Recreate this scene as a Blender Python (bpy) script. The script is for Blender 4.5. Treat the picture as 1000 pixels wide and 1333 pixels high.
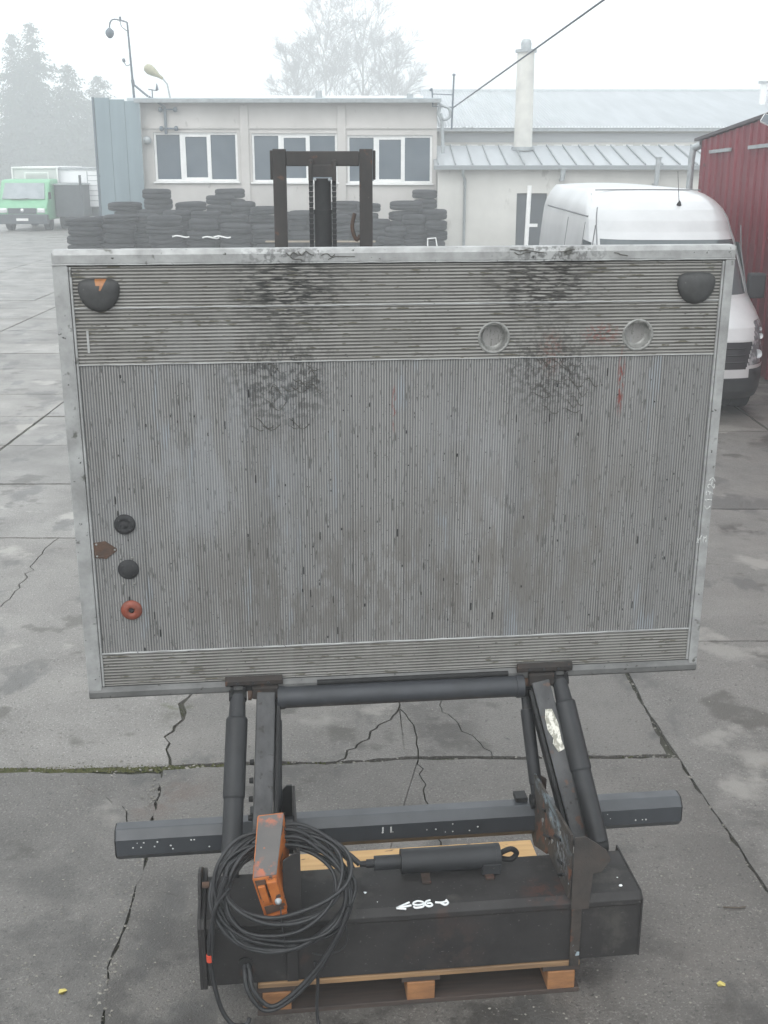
import bpy, bmesh, math, random
from math import radians as R, sin, cos, pi, sqrt, atan2
from mathutils import Vector, Matrix, noise
for o in list(bpy.data.objects): bpy.data.objects.remove(o)
S = bpy.context.scene
COL = S.collection
rnd = random.Random(7)

# ------------------------------------------------------------------ camera
cam = bpy.data.cameras.new('camera'); camo = bpy.data.objects.new('camera', cam); COL.objects.link(camo)
camo.location = (0, 0, 3.0); camo.rotation_euler = (R(90 - 17), 0, 0)
cam.sensor_fit = 'VERTICAL'; cam.sensor_height = 36; cam.lens = 36 * 1500 / 1333
cam.clip_start = .05; cam.clip_end = 2000
S.camera = camo
# ------------------------------------------------------------------ sky + sun
w = bpy.data.worlds.new("World"); S.world = w; w.use_nodes = True
nt = w.node_tree; nt.nodes.clear()
out = nt.nodes.new('ShaderNodeOutputWorld'); bg = nt.nodes.new('ShaderNodeBackground')
sky = nt.nodes.new('ShaderNodeTexSky'); sky.sky_type = 'NISHITA'; sky.sun_disc = False
sky.sun_elevation = R(38); sky.sun_rotation = R(200); sky.air_density = 1.0; sky.dust_density = 6; sky.altitude = 200
hs = nt.nodes.new('ShaderNodeHueSaturation'); hs.inputs['Saturation'].default_value = .12
mx = nt.nodes.new('ShaderNodeMix'); mx.data_type = 'RGBA'; mx.inputs[0].default_value = .82
mx.inputs[7].default_value = (9.2, 9.7, 10.0, 1)       # even overcast cloud deck
nt.links.new(sky.outputs[0], hs.inputs['Color']); nt.links.new(hs.outputs[0], mx.inputs[6])
nt.links.new(mx.outputs[2], bg.inputs['Color']); bg.inputs['Strength'].default_value = .15
nt.links.new(bg.outputs[0], out.inputs[0])
sun = bpy.data.lights.new('sun', 'SUN'); sun.energy = .5; sun.angle = R(30); sun.color = (1, .97, .93)
suno = bpy.data.objects.new('sun', sun); COL.objects.link(suno); suno.rotation_euler = (R(42), 0, R(-20)); suno.location = (0, -5, 20)
S.view_settings.view_transform = 'Standard'; S.view_settings.look = 'None'
S.view_settings.exposure = .55; S.view_settings.gamma = 1
S.render.engine = 'CYCLES'
S.cycles.volume_bounces = 1; S.cycles.max_bounces = 6

# ------------------------------------------------------------------ materials
def M(name, c1, c2=None, rough=.6, rough2=None, metal=0, scale=6, detail=6, stretch=(1, 1, 1), bump=0, bscale=60,
      lo=.35, hi=.65, specks=(), stains=(), tint=False, world=False, spec=.5, coat=0):
    """specks: (colour, scale, threshold, stretch); stains: (colour, centre, radii, noise scale, strength)"""
    m = bpy.data.materials.new(name); m.use_nodes = True; t = m.node_tree; N = t.nodes; L = t.links
    b = N['Principled BSDF']; b.inputs['Metallic'].default_value = metal; b.inputs['Roughness'].default_value = rough
    b.inputs['Specular IOR Level'].default_value = spec
    if coat: b.inputs['Coat Weight'].default_value = coat; b.inputs['Coat Roughness'].default_value = .15
    if world:
        g = N.new('ShaderNodeNewGeometry'); P = g.outputs['Position']
    else:
        g = N.new('ShaderNodeTexCoord'); P = g.outputs['Object']
    def mapped(st, off=(0, 0, 0)):
        mp = N.new('ShaderNodeMapping'); mp.inputs['Scale'].default_value = st; mp.inputs['Location'].default_value = off
        L.new(P, mp.inputs[0]); return mp.outputs[0]
    def noi(sc, st=(1, 1, 1), det=6, off=(0, 0, 0), r=.6):
        n = N.new('ShaderNodeTexNoise'); n.inputs['Scale'].default_value = sc; n.inputs['Detail'].default_value = det
        n.inputs['Roughness'].default_value = r
        L.new(mapped(st, off), n.inputs['Vector']); return n.outputs['Fac']
    def rng(v, a, bb, lo_=0, hi_=1):
        r = N.new('ShaderNodeMapRange'); r.inputs[1].default_value = a; r.inputs[2].default_value = bb
        r.inputs[3].default_value = lo_; r.inputs[4].default_value = hi_; L.new(v, r.inputs[0]); return r.outputs[0]
    def mix(fac, a, bcol):
        x = N.new('ShaderNodeMix'); x.data_type = 'RGBA'
        if isinstance(fac, float): x.inputs[0].default_value = fac
        else: L.new(fac, x.inputs[0])
        for v, i in ((a, 6), (bcol, 7)):
            if isinstance(v, tuple): x.inputs[i].default_value = (*v[:3], 1)
            else: L.new(v, x.inputs[i])
        return x.outputs[2]
    def mul(a, bb):
        x = N.new('ShaderNodeMath'); x.operation = 'MULTIPLY'
        for v, i in ((a, 0), (bb, 1)):
            if isinstance(v, (int, float)): x.inputs[i].default_value = v
            else: L.new(v, x.inputs[i])
        return x.outputs[0]
    col = c1
    if c2 is not None:
        f = rng(noi(scale, stretch, detail), lo, hi)
        col = mix(f, c1, c2)
        if rough2 is not None: L.new(rng(f, 0, 1, rough, rough2), b.inputs['Roughness'])
    for k, s in enumerate(specks):
        cc, sc, th = s[:3]; st = s[3] if len(s) > 3 else (1, 1, 1); det = s[4] if len(s) > 4 else 3
        f = rng(noi(sc, st, det, (3.1 * k + 1.7, 5.3 * k, .9 * k)), th, th + .05)
        col = mix(f, col, cc)
    for k, s in enumerate(stains):
        cc, ctr, rad, sc, stg = s[:5]; st = s[5] if len(s) > 5 else (1, 1, 1)
        d = N.new('ShaderNodeVectorMath'); d.operation = 'SUBTRACT'; L.new(P, d.inputs[0]); d.inputs[1].default_value = ctr
        e = N.new('ShaderNodeVectorMath'); e.operation = 'DIVIDE'; L.new(d.outputs[0], e.inputs[0]); e.inputs[1].default_value = rad
        le = N.new('ShaderNodeVectorMath'); le.operation = 'LENGTH'; L.new(e.outputs[0], le.inputs[0])
        near = rng(le.outputs['Value'], 1.0, .35)
        n = rng(noi(sc, st, 5, (7.7 * k, 2.2, 1.1 * k), .65), .47, .56)
        col = mix(mul(mul(near, n), stg), col, cc)
    if tint:
        a = N.new('ShaderNodeAttribute'); a.attribute_type = 'OBJECT'; a.attribute_name = 'tint'
        h = N.new('ShaderNodeMix'); h.data_type = 'RGBA'; h.blend_type = 'MULTIPLY'; h.inputs[0].default_value = 1
        if isinstance(col, tuple): h.inputs[6].default_value = (*col[:3], 1)
        else: L.new(col, h.inputs[6])
        L.new(a.outputs['Color'], h.inputs[7]); col = h.outputs[2]
    if isinstance(col, tuple): b.inputs['Base Color'].default_value = (*col[:3], 1)
    else: L.new(col, b.inputs['Base Color'])
    if bump:
        bn = N.new('ShaderNodeBump'); bn.inputs['Strength'].default_value = bump; bn.inputs['Distance'].default_value = .01
        L.new(noi(bscale, stretch, 8, (4, 4, 4), .7), bn.inputs['Height']); L.new(bn.outputs[0], b.inputs['Normal'])
    return m

DIRT = (.035, .033, .03)
oil_and_tints = [((.012, .012, .011), (-.42, 0, 1.58), (.28, 1, .2), 60, .9, (.35, 1, 2.2)),
       ((.012, .012, .011), (-.45, 0, 1.25), (.26, 1, .24), 48, .62, (1, 1, 1)),
       ((.016, .014, .012), (.52, 0, 1.60), (.28, 1, .2), 60, .9, (.35, 1, 2.2)),
       ((.016, .014, .012), (.56, 0, 1.27), (.24, 1, .22), 50, .62, (1, 1, 1)),
       ((.19, .035, .025), (.836, 0, 1.21), (.018, 1, .15), 40, 1.0, (1.5, 1, .4)),
       ((.19, .035, .025), (-.033, 0, 1.13), (.011, 1, .1), 40, 1.0, (1.5, 1, .4)),
       ((.20, .05, .035), (.75, 0, 1.40), (.09, 1, .05), 70, .55, (1, 1, 1)),
       ((.18, .06, .04), (.56, 0, 1.33), (.06, 1, .1), 60, .4, (1, 1, 1)),
       ((.33, .35, .375), (-.72, 0, .92), (.55, 1, .6), 2.2, .24, (2, 1, 1)),  # two broad paler bluish patches, then two darker brownish ones low down
       ((.33, .34, .36), (.25, 0, .88), (.3, 1, .4), 2.5, .2, (2, 1, 1)),
       ((.13, .12, .108), (-.15, 0, .42), (.95, 1, .38), 7, .55, (2.5, 1, .8)),
       ((.15, .138, .122), (.55, 0, .60), (.6, 1, .55), 6, .45, (2.5, 1, .8))]
m_alu = M('dirty_ribbed_aluminium', (0.3581, 0.3494, 0.3384), (0.2417, 0.2348, 0.2256), rough=.5, rough2=.7, metal=.35, scale=2.0, stretch=(9, 1, .35), tint=True,
          detail=9, lo=.25, hi=.75, bump=.3, bscale=70, specks=[(DIRT, 60, .67, (1, 1, .5)), ((.07, .066, .06), 115, .66), ((.10, .096, .088), 34, .61, (4, 1, .5)), ((.40, .40, .40), 60, .66, (2, 1, .5)), ((.32, .34, .36), 3.1, .60, (3, 1, .6), 8)], stains=oil_and_tints)
m_alugv = M('grimy_fine_grooves', (0.1508, 0.1542, 0.1557), (0.0894, 0.0902, 0.0890), rough=.7, scale=3, stretch=(5, 1, .5), detail=8, stains=oil_and_tints)
m_alug = M('grimy_rib_grooves', (0.1070, 0.1044, 0.0974), (0.0588, 0.0563, 0.0515), rough=.8, scale=3, stretch=(4, 1, .6), detail=8, stains=oil_and_tints)
m_aluh = M('dirty_plank_aluminium', (0.3598, 0.3511, 0.3301), (0.2337, 0.2249, 0.2076), rough=.5, rough2=.7, metal=.25, scale=3.2, stretch=(.8, 1, 3),
           detail=9, lo=.3, hi=.7, bump=.25, bscale=70, specks=[(DIRT, 60, .68, (.6, 1, 1.4)), ((.14, .13, .10), 22, .60, (.6, 1, 3))], stains=oil_and_tints)
m_frame = M('scuffed_aluminium_profile', (0.4019, 0.4062, 0.4019), (0.2533, 0.2533, 0.2490), rough=.45, rough2=.65, metal=.35, scale=9, detail=9, bump=.2, bscale=50,
            specks=[(DIRT, 45, .68), ((.12, .12, .11), 14, .64, (1, 1, 1))], stains=[((.02, .02, .02), (-.43, 0, 1.7), (.2, 1, .08), 60, .55), ((.02, .02, .018), (.55, 0, 1.7), (.24, 1, .08), 55, .6)])
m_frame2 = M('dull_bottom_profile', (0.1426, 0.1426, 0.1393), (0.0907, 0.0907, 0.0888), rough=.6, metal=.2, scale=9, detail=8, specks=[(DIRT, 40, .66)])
m_scar = M('dried_grease', (.045, .042, .036), (.10, .095, .085), rough=.8, scale=60)
m_cup = M('cast_aluminium', (0.3360, 0.3360, 0.3200), (0.1600, 0.1600, 0.1520), rough=.5, metal=.4, scale=25)
m_flap = M('grey_plastic_cap', (0.0600, 0.0600, 0.0600), (0.0400, 0.0400, 0.0400), spec=0.3, rough=.6, scale=20, bump=.1, specks=[((.2, .19, .18), 90, .7)])
m_rubb = M('black_rubber', (0.0220, 0.0220, 0.0240), (0.0350, 0.0350, 0.0360), spec=0.25, rough=.6, scale=30)
m_amber = M('orange_plastic', (0.2244, 0.0510, 0.0272), (0.1496, 0.0408, 0.0238), rough=.5, scale=40)
m_chip = M('amber_lens_remnant', (.34, .14, .045), (.2, .08, .03), rough=.4, scale=60)
m_rust = M('brown_rust', (.10, .055, .035), (.055, .038, .03), rough=.85, scale=22, bump=.3)
m_tube = M('sheened_tube_paint', (.042, .045, .052), (.03, .032, .036), rough=.36, rough2=.5, scale=7, detail=8, spec=.4, specks=[((.075, .045, .036), 7, .66), ((.3, .3, .3), 60, .78)])
m_steel = M('dark_grey_paint', (0.0340, 0.0354, 0.0381), (0.0245, 0.0252, 0.0272), spec=0.25, rough=.5, rough2=.62, scale=7, detail=8, bump=.1, bscale=90,
            specks=[((.075, .073, .070), 70, .66), ((.055, .052, .048), 2.6, .56, (1, 1, 1), 10), ((.085, .06, .05), 9, .63), ((.35, .35, .34), 55, .77)])
m_steelb = M('housing_paint', (0.0345, 0.0325, 0.0320), (0.0231, 0.0217, 0.0216), spec=0.22, rough=.5, rough2=.65, scale=5, detail=8, bump=.1, bscale=80,
             specks=[((.075, .073, .070), 70, .66), ((.055, .052, .048), 2.6, .56, (1, 1, 1), 10), ((.045, .032, .028), 5, .66), ((.13, .12, .11), 60, .76)], stains=[((.065, .032, .025), (.47, -.66, .41), (.12, .1, .1), 14, .8), ((.05, .036, .032), (.1, -.717, .25), (.18, .1, .14), 10, .6)])
m_bar = M('blue_grey_paint', (0.0442, 0.0484, 0.0556), (0.0356, 0.0392, 0.0442), spec=.55, rough=.33, rough2=.45, scale=8, specks=[((.6, .6, .6), 48, .80), ((.03, .03, .03), 30, .70)])
m_arm = M('worn_arm_paint', (0.0782, 0.0782, 0.0802), (0.0408, 0.0408, 0.0422), spec=0.3, rough=.5, scale=14, stretch=(1, 1, .3), detail=9, bump=.2,
          specks=[((.03, .028, .026), 25, .62), ((.10, .06, .045), 12, .64)])
m_black = M('black_paint', (0.0140, 0.0140, 0.0147), (0.0210, 0.0210, 0.0210), spec=0.2, rough=.55, scale=20)
m_plate = M('rusty_mounting_plate', (0.0638, 0.0540, 0.0465), (0.0338, 0.0300, 0.0277), spec=0.25, rough=.65, scale=9, detail=8, bump=.25,
            specks=[((.11, .05, .032), 7, .57), ((.25, .30, .33), 18, .66), ((.02, .02, .02), 30, .66)], stains=[((.20, .25, .28), (.53, -.42, .60), (.1, .34, .05), 26, .9, (1, .5, 1)), ((.22, .24, .25), (.53, -.6, .52), (.1, .12, .1), 40, .6)])
m_plateg = M('scuffed_grey_brown_plate', (.062, .052, .046), (.040, .036, .034), rough=.65, scale=9, detail=8, bump=.25, spec=.3, specks=[((.085, .038, .028), 8, .60), ((.15, .15, .15), 40, .70)])
m_plater = M('rust_brown_plate', (0.0562, 0.0375, 0.0300), (0.0338, 0.0270, 0.0240), spec=0.2, rough=.75, scale=9, detail=8, bump=.25, specks=[((.10, .035, .026), 8, .58)])
m_cyl = M('cylinder_paint', (0.0285, 0.0298, 0.0322), (0.0223, 0.0229, 0.0242), spec=0.28, rough=.42, rough2=.5, scale=10, specks=[((.09, .09, .09), 40, .74)])
m_rustd = M('grimy_brown_steel', (.038, .030, .026), (.024, .022, .021), rough=.7, scale=20, spec=.25, bump=.2, specks=[((.08, .045, .032), 16, .62)])
m_foil = M('torn_silver_sticker', (.6, .58, .52), (.25, .24, .2), rough=.4, metal=.3, scale=60, stretch=(1, 1, .5), lo=.45, hi=.55)
m_orange = M('orange_paint', (0.4160, 0.1280, 0.0240), (0.2880, 0.0800, 0.0200), rough=.5, scale=20, specks=[((.05, .035, .03), 22, .58)])
m_face = M('worn_grey_over_orange', (.075, .072, .070), (.10, .09, .085), rough=.6, scale=10, specks=[((.30, .09, .04), 30, .66)], stains=[((.36, .10, .045), (-.0, .075, .335), (.07, .05, .05), 24, .9), ((.36, .10, .045), (-.03, -.05, .20), (.05, .05, .04), 28, .9)])
m_cable = M('black_cable_sheath', (0.0180, 0.0190, 0.0200), (0.0280, 0.0280, 0.0300), spec=0.35, rough=.45, scale=40)
m_tape = M('red_tape', (.5, .06, .03), rough=.5)
m_mark = M('white_marker_paint', (.78, .80, .80), (.6, .62, .62), rough=.6, scale=120)
m_mark2 = M('faded_white_marker', (.62, .63, .62), (.36, .36, .35), rough=.7, scale=160, lo=.4, hi=.6)
m_wood = M('fresh_pine', (.66, .43, .19), (.50, .29, .12), rough=.7, scale=5, stretch=(.6, 8, 8), detail=8, lo=.3, hi=.7, bump=.2, specks=[((.12, .06, .03), 14, .63, (.6, 3, 1)), ((.05, .035, .03), 5, .66)])
m_woodo = M('shaded_orange_pine_block', (.30, .14, .055), (.17, .08, .035), rough=.75, scale=9, stretch=(1, .4, 3), detail=8, bump=.2)  # block colour toned down to carry the shade under the deck
m_woodf = M('dull_front_board', (.30, .18, .085), (.13, .08, .045), rough=.75, scale=5, stretch=(.6, 8, 8), detail=8, lo=.3, hi=.7, bump=.2)  # duller, darker pine for the front deck board
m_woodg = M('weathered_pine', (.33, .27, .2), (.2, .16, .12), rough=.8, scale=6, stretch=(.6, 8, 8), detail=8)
m_woodd = M('dark_brown_board', (.06, .042, .034), (.035, .027, .024), rough=.8, scale=6, stretch=(.6, 8, 8), detail=8)  # much darker brown, for the bottom and stringer boards

m_slab = M('weathered_concrete', (0.1647, 0.1553, 0.1443), (0.1024, 0.0978, 0.0920), spec=.5, rough=.34, rough2=.62, scale=1.3, detail=12, lo=.3, hi=.72, bump=.8, bscale=75, world=True, tint=True,
           specks=[((.24, .233, .22), 100, .585), ((.065, .062, .058), 70, .60), ((.34, .325, .30), 40, .73), ((.045, .043, .04), 13, .69), ((.085, .082, .078), 1.7, .57, (1, .6, 1), 11), ((.075, .07, .062), 2.1, .60, (1, 1, 1), 9), ((.22, .21, .195), 1.1, .60, (1, 1, 1), 10)],
           stains=[((.10, .062, .03), (2.25, 5.4, 0), (.33, .26, 1), 4, 1.0), ((.05, .045, .04), (3.1, 9.3, 0), (.6, .22, 1), 3, 1.0), ((.05, .045, .04), (3.9, 12.6, 0), (1.2, .5, 1), 2, 1.0),
                   ((.05, .046, .042), (-.1, 3.6, 0), (1.9, .9, 1), 3, .9), ((.055, .052, .048), (2.2, 4.6, 0), (1.2, 1.0, 1), 2.2, .7), ((.06, .057, .053), (-1.6, 4.1, 0), (.9, .8, 1), 2.5, .6), ((.085, .08, .07), (-1.16, 5.88, 0), (.13, .22, 1), 5, 1.0), ((.06, .065, .03), (-1.2, 6.0, 0), (.14, .06, 1), 12, 1.0), ((.12, .085, .07), (-1.15, 5.05, 0), (.35, .3, 1), 3, .8), ((.055, .05, .045), (.32, 5.75, 0), (.25, .5, 1), 3, .9)])  # first patch here darkens the ground under and around the pallet
m_soil = M('joint_grit_and_moss', (.05, .045, .037), (.042, .044, .024), rough=.95, scale=2.5, detail=8, bump=.8, bscale=60, world=True, specks=[((.16, .15, .13), 60, .66), ((.02, .018, .015), 30, .6)])
m_moss = M('moss', (.05, .062, .018), (.08, .075, .03), rough=1, scale=30, world=True)
m_peb = M('pale_pebbles', (0.2592, 0.2448, 0.2160), (0.1080, 0.1008, 0.0864), rough=.8, scale=40, world=True)
m_leaf = M('yellow_fallen_leaf', (.48, .40, .12), rough=.8)

m_wall = M('cream_render', (0.5520, 0.5290, 0.5060), (0.4600, 0.4416, 0.4186), rough=.85, scale=.7, detail=8, bump=.2, bscale=20, specks=[((.40, .38, .36), 3, .64, (1, 1, .5))])
m_wall2 = M('lean_to_render', (.62, .61, .575), (.50, .49, .46), rough=.85, scale=.6, detail=8, bump=.2, bscale=20, specks=[((.42, .41, .38), 1.6, .62, (1, 1, .4), 8)])
m_fascia = M('roof_fascia_metal', (.32, .37, .40), (.42, .46, .48), rough=.5, scale=2, stretch=(.5, 1, 1))
m_roofl = M('pale_galvanised_sheet', (0.2960, 0.3182, 0.3330), (0.3700, 0.3922, 0.4107), rough=.4, metal=.3, scale=.8, stretch=(3, .3, 1))
m_seam = M('roof_seam_dark', (.22, .24, .25), rough=.5)
m_galv = M('galvanised_pipe', (.38, .41, .42), (.28, .30, .31), rough=.45, metal=.3, scale=8)
m_white = M('white_window_frame', (.80, .80, .79), (.72, .72, .71), rough=.4, scale=5)
m_glass = M('dark_window_glass', (.05, .075, .10), (.085, .11, .135), rough=.2, scale=.9, detail=2, spec=.35)
m_chim = M('chimney_render', (.66, .65, .60), (.52, .51, .48), rough=.9, scale=1.5, bump=.2)
m_gate = M('blue_grey_sheet', (.20, .26, .285), (.165, .215, .24), rough=.55, scale=.8, stretch=(3, 1, .4), detail=7)
m_pole = M('dark_pole_paint', (.09, .12, .15), (.12, .14, .16), rough=.5, scale=10)
m_lens = M('yellowed_lamp_lens', (.40, .38, .27), (.3, .29, .2), rough=.4, scale=10)
m_tyre = M('tyre_rubber', (0.0160, 0.0170, 0.0200), (0.0340, 0.0350, 0.0380), spec=0.15, rough=.7, scale=3, detail=6, bump=.3, bscale=15)
m_red = M('dark_red_sheet', (0.1746, 0.0138, 0.0259), (0.1287, 0.0115, 0.0210), rough=.4, scale=1, stretch=(1, 3, .3), detail=7, specks=[((.07, .02, .02), 6, .68)])
m_vanw = M('white_van_paint', (0.5160, 0.5203, 0.5246), (0.4300, 0.4343, 0.4386), rough=.3, scale=1.2, coat=.4)
m_gap = M('panel_gap_shadow_rubber', (.16, .165, .17), rough=.7)
m_vanb = M('black_bumper_plastic', (0.0220, 0.0230, 0.0260), (0.0300, 0.0310, 0.0340), spec=0.25, rough=.55, scale=8)
m_grille = M('dark_grille', (.018, .018, .022), rough=.35)
m_lamp = M('headlamp_lens', (.10, .11, .12), (.32, .33, .34), rough=.12, scale=9, lo=.5, hi=.6, spec=.8)
m_lampr = M('dim_lamp_reflector', (.32, .33, .35), (.5, .51, .52), rough=.2, scale=12)
m_refl = M('lamp_reflector', (.75, .76, .77), rough=.15, metal=.6)
m_wind = M('windscreen_glass', (.045, .06, .065), (.07, .085, .09), rough=.1, scale=1, spec=.8)
m_green = M('haze_paled_green_paint', (.17, .42, .24), (.14, .36, .21), rough=.4, scale=3)  # green greyed and paled to carry extra haze in its colour
m_tarp = M('pale_truck_tarpaulin', (.62, .63, .62), (.52, .53, .52), rough=.6, scale=1)
m_boxw = M('white_truck_box', (.80, .81, .82), (.72, .73, .74), rough=.4, scale=1)
m_dgrey = M('dark_grey_truck_steel', (.05, .06, .07), (.07, .08, .09), rough=.6, scale=3)
m_fir = M('fir_needles', (.035, .055, .035), (.055, .07, .045), rough=.8, scale=.6, world=True)
m_bark = M('brown_bark', (.09, .07, .055), (.06, .05, .04), rough=.9, scale=6)
m_frost = M('frosted_haze_paled_twigs', (0.2697, 0.2517, 0.2427), (0.3416, 0.3236, 0.3146), rough=.9, scale=2)  # rime-pale, lightened further so some haze sits in the colour
m_mast = M('forklift_mast_paint', (0.0425, 0.0365, 0.0340), (0.0272, 0.0247, 0.0238), spec=0.25, rough=.6, scale=9, stretch=(1, 1, .4), detail=8, specks=[((.14, .12, .11), 40, .72), ((.085, .045, .03), 10, .64)])
m_ylw = M('forklift_yellow_paint', (.55, .36, .05), (.42, .27, .05), rough=.5, scale=6, specks=[((.1, .07, .04), 14, .66)])

# ------------------------------------------------------------------ mesh helper
class MB:
    def __init__(s): s.bm = bmesh.new(); s.mi = 0
    def face(s, pts):
        f = s.bm.faces.new([s.bm.verts.new(p) for p in pts]); f.material_index = s.mi; return f
    def box(s, c, d, rot=None):
        c = Vector(c); h = Vector(d) / 2; m = rot or Matrix.Identity(3); v = []
        for k in (-1, 1):
            for j in (-1, 1):
                for i in (-1, 1): v.append(s.bm.verts.new(c + m @ Vector((i * h.x, j * h.y, k * h.z))))
        for q in ((0, 2, 3, 1), (4, 5, 7, 6), (0, 1, 5, 4), (2, 6, 7, 3), (0, 4, 6, 2), (1, 3, 7, 5)):
            f = s.bm.faces.new([v[i] for i in q]); f.material_index = s.mi
        return s
    def span(s, a, b):
        return s.box([(p + q) / 2 for p, q in zip(a, b)], [abs(q - p) for p, q in zip(a, b)])
    def beam(s, a, b, wd, th, up=(0, 0, 1)):
        a = Vector(a); b = Vector(b); z = (b - a).normalized(); u = Vector(up)
        if abs(z.dot(u)) > .98: u = Vector((0, 1, 0))
        x = z.cross(u).normalized(); y = x.cross(z)      # x: across, y: 'up'
        m = Matrix((x, y, z)).transposed()
        return s.box((a + b) / 2, (wd, th, (b - a).length), m)
    def cyl(s, a, b, r0, r1=None, n=16, cap=True):
        r1 = r0 if r1 is None else r1; a = Vector(a); b = Vector(b); z = (b - a).normalized()
        u = Vector((0, 0, 1)) if abs(z.z) < .9 else Vector((1, 0, 0)); x = z.cross(u).normalized(); y = z.cross(x)
        A = []; B = []
        for i in range(n):
            t = 2 * pi * i / n; d = x * cos(t) + y * sin(t)
            A.append(s.bm.verts.new(a + d * r0)); B.append(s.bm.verts.new(b + d * r1))
        for i in range(n):
            j = (i + 1) % n; f = s.bm.faces.new((A[i], A[j], B[j], B[i])); f.material_index = s.mi; f.smooth = True
        if cap:
            for q in (A[::-1], B):
                f = s.bm.faces.new([s.bm.verts.new(v.co) for v in q]); f.material_index = s.mi
        return s
    def lathe(s, c, axis, prof, n=24):
        """prof: list of (r, h) along axis"""
        c = Vector(c); z = Vector(axis).normalized(); u = Vector((0, 0, 1)) if abs(z.z) < .9 else Vector((1, 0, 0))
        x = z.cross(u).normalized(); y = z.cross(x); rings = []
        for r, h in prof:
            if r < 1e-6: rings.append([s.bm.verts.new(c + z * h)])
            else: rings.append([s.bm.verts.new(c + z * h + (x * cos(2 * pi * i / n) + y * sin(2 * pi * i / n)) * r) for i in range(n)])
        for A, B in zip(rings, rings[1:]):
            for i in range(n):
                j = (i + 1) % n
                q = ([A[0]] if len(A) == 1 else [A[i], A[j]]) + ([B[0]] if len(B) == 1 else [B[j], B[i]])
                if len(q) > 2:
                    f = s.bm.faces.new(q); f.material_index = s.mi; f.smooth = True
        return s
    def tube(s, pts, r, n=8, closed=False):
        pts = [Vector(p) for p in pts]; N = len(pts); rr = r if isinstance(r, (list, tuple)) else [r] * N
        T = []
        for i in range(N):
            a = pts[(i - 1) % N] if closed or i > 0 else pts[i]; b = pts[(i + 1) % N] if closed or i < N - 1 else pts[i]
            T.append((b - a).normalized())
        u = Vector((0, 0, 1)) if abs(T[0].z) < .9 else Vector((1, 0, 0)); x = T[0].cross(u).normalized(); rings = []
        for i in range(N):
            x = (x - T[i] * x.dot(T[i])).normalized(); y = T[i].cross(x)
            rings.append([s.bm.verts.new(pts[i] + (x * cos(2 * pi * k / n) + y * sin(2 * pi * k / n)) * rr[i]) for k in range(n)])
        for i in range(N if closed else N - 1):
            A = rings[i]; B = rings[(i + 1) % N]
            for k in range(n):
                l = (k + 1) % n; f = s.bm.faces.new((A[k], A[l], B[l], B[k])); f.material_index = s.mi; f.smooth = True
        if not closed:
            for q in (rings[0][::-1], rings[-1]):
                f = s.bm.faces.new([s.bm.verts.new(v.co) for v in q]); f.material_index = s.mi
        return s
    def prism(s, poly, fn0, fn1):
        """poly 2D list; fn0/fn1 map (a,b)->3D for the two ends"""
        A = [s.bm.verts.new(fn0(*p)) for p in poly]; B = [s.bm.verts.new(fn1(*p)) for p in poly]; n = len(poly)
        for q in (A[::-1], B):
            f = s.bm.faces.new(q); f.material_index = s.mi
        for i in range(n):
            j = (i + 1) % n; f = s.bm.faces.new((A[i], A[j], B[j], B[i])); f.material_index = s.mi
        return s
    def px(s, poly, x0, x1): return s.prism(poly, lambda a, b: (x0, a, b), lambda a, b: (x1, a, b))   # poly in (y,z)
    def py(s, poly, y0, y1): return s.prism(poly, lambda a, b: (a, y0, b), lambda a, b: (a, y1, b))   # poly in (x,z)
    def pz(s, poly, z0, z1): return s.prism(poly, lambda a, b: (a, b, z0), lambda a, b: (a, b, z1))
    def build(s, name, mat, parent=None, bevel=0, loc=None, seg=2, recalc=True, **props):
        if recalc: bmesh.ops.recalc_face_normals(s.bm, faces=s.bm.faces)
        me = bpy.data.meshes.new(name); s.bm.to_mesh(me); s.bm.free()
        for m in (mat if isinstance(mat, (list, tuple)) else [mat]): me.materials.append(m)
        return link(name, me, parent, bevel, loc, seg, **props)
def link(name, me, parent=None, bevel=0, loc=None, seg=2, **props):
    o = bpy.data.objects.new(name, me); COL.objects.link(o)
    if parent is not None: o.parent = parent
    if loc: o.location = loc
    if bevel:
        b = o.modifiers.new('bevel', 'BEVEL'); b.width = bevel; b.segments = seg; b.limit_method = 'ANGLE'; b.angle_limit = R(40)
    for k, v in props.items(): o[k] = v
    return o
def empty(name, loc, label, cat, group=None, rz=0):
    o = bpy.data.objects.new(name, None); COL.objects.link(o); o.location = loc; o.rotation_euler = (0, 0, rz)
    o.empty_display_size = .1; o['label'] = label; o['category'] = cat
    if group: o['group'] = group
    return o
def part_empty_free(o): return o
def cr(pts, k=8, closed=False):
    """Catmull-Rom"""
    P = [Vector(p) for p in pts]; n = len(P); o = []
    g = (lambda i: P[i % n]) if closed else (lambda i: P[max(0, min(n - 1, i))])
    for i in range(n if closed else n - 1):
        a, b, c, d = g(i - 1), g(i), g(i + 1), g(i + 2)
        for j in range(k):
            t = j / k
            o.append(.5 * ((2 * b) + (c - a) * t + (2 * a - 5 * b + 4 * c - d) * t * t + (3 * b - a - 3 * c + d) * t ** 3))
    if not closed: o.append(P[-1])
    return o

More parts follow.
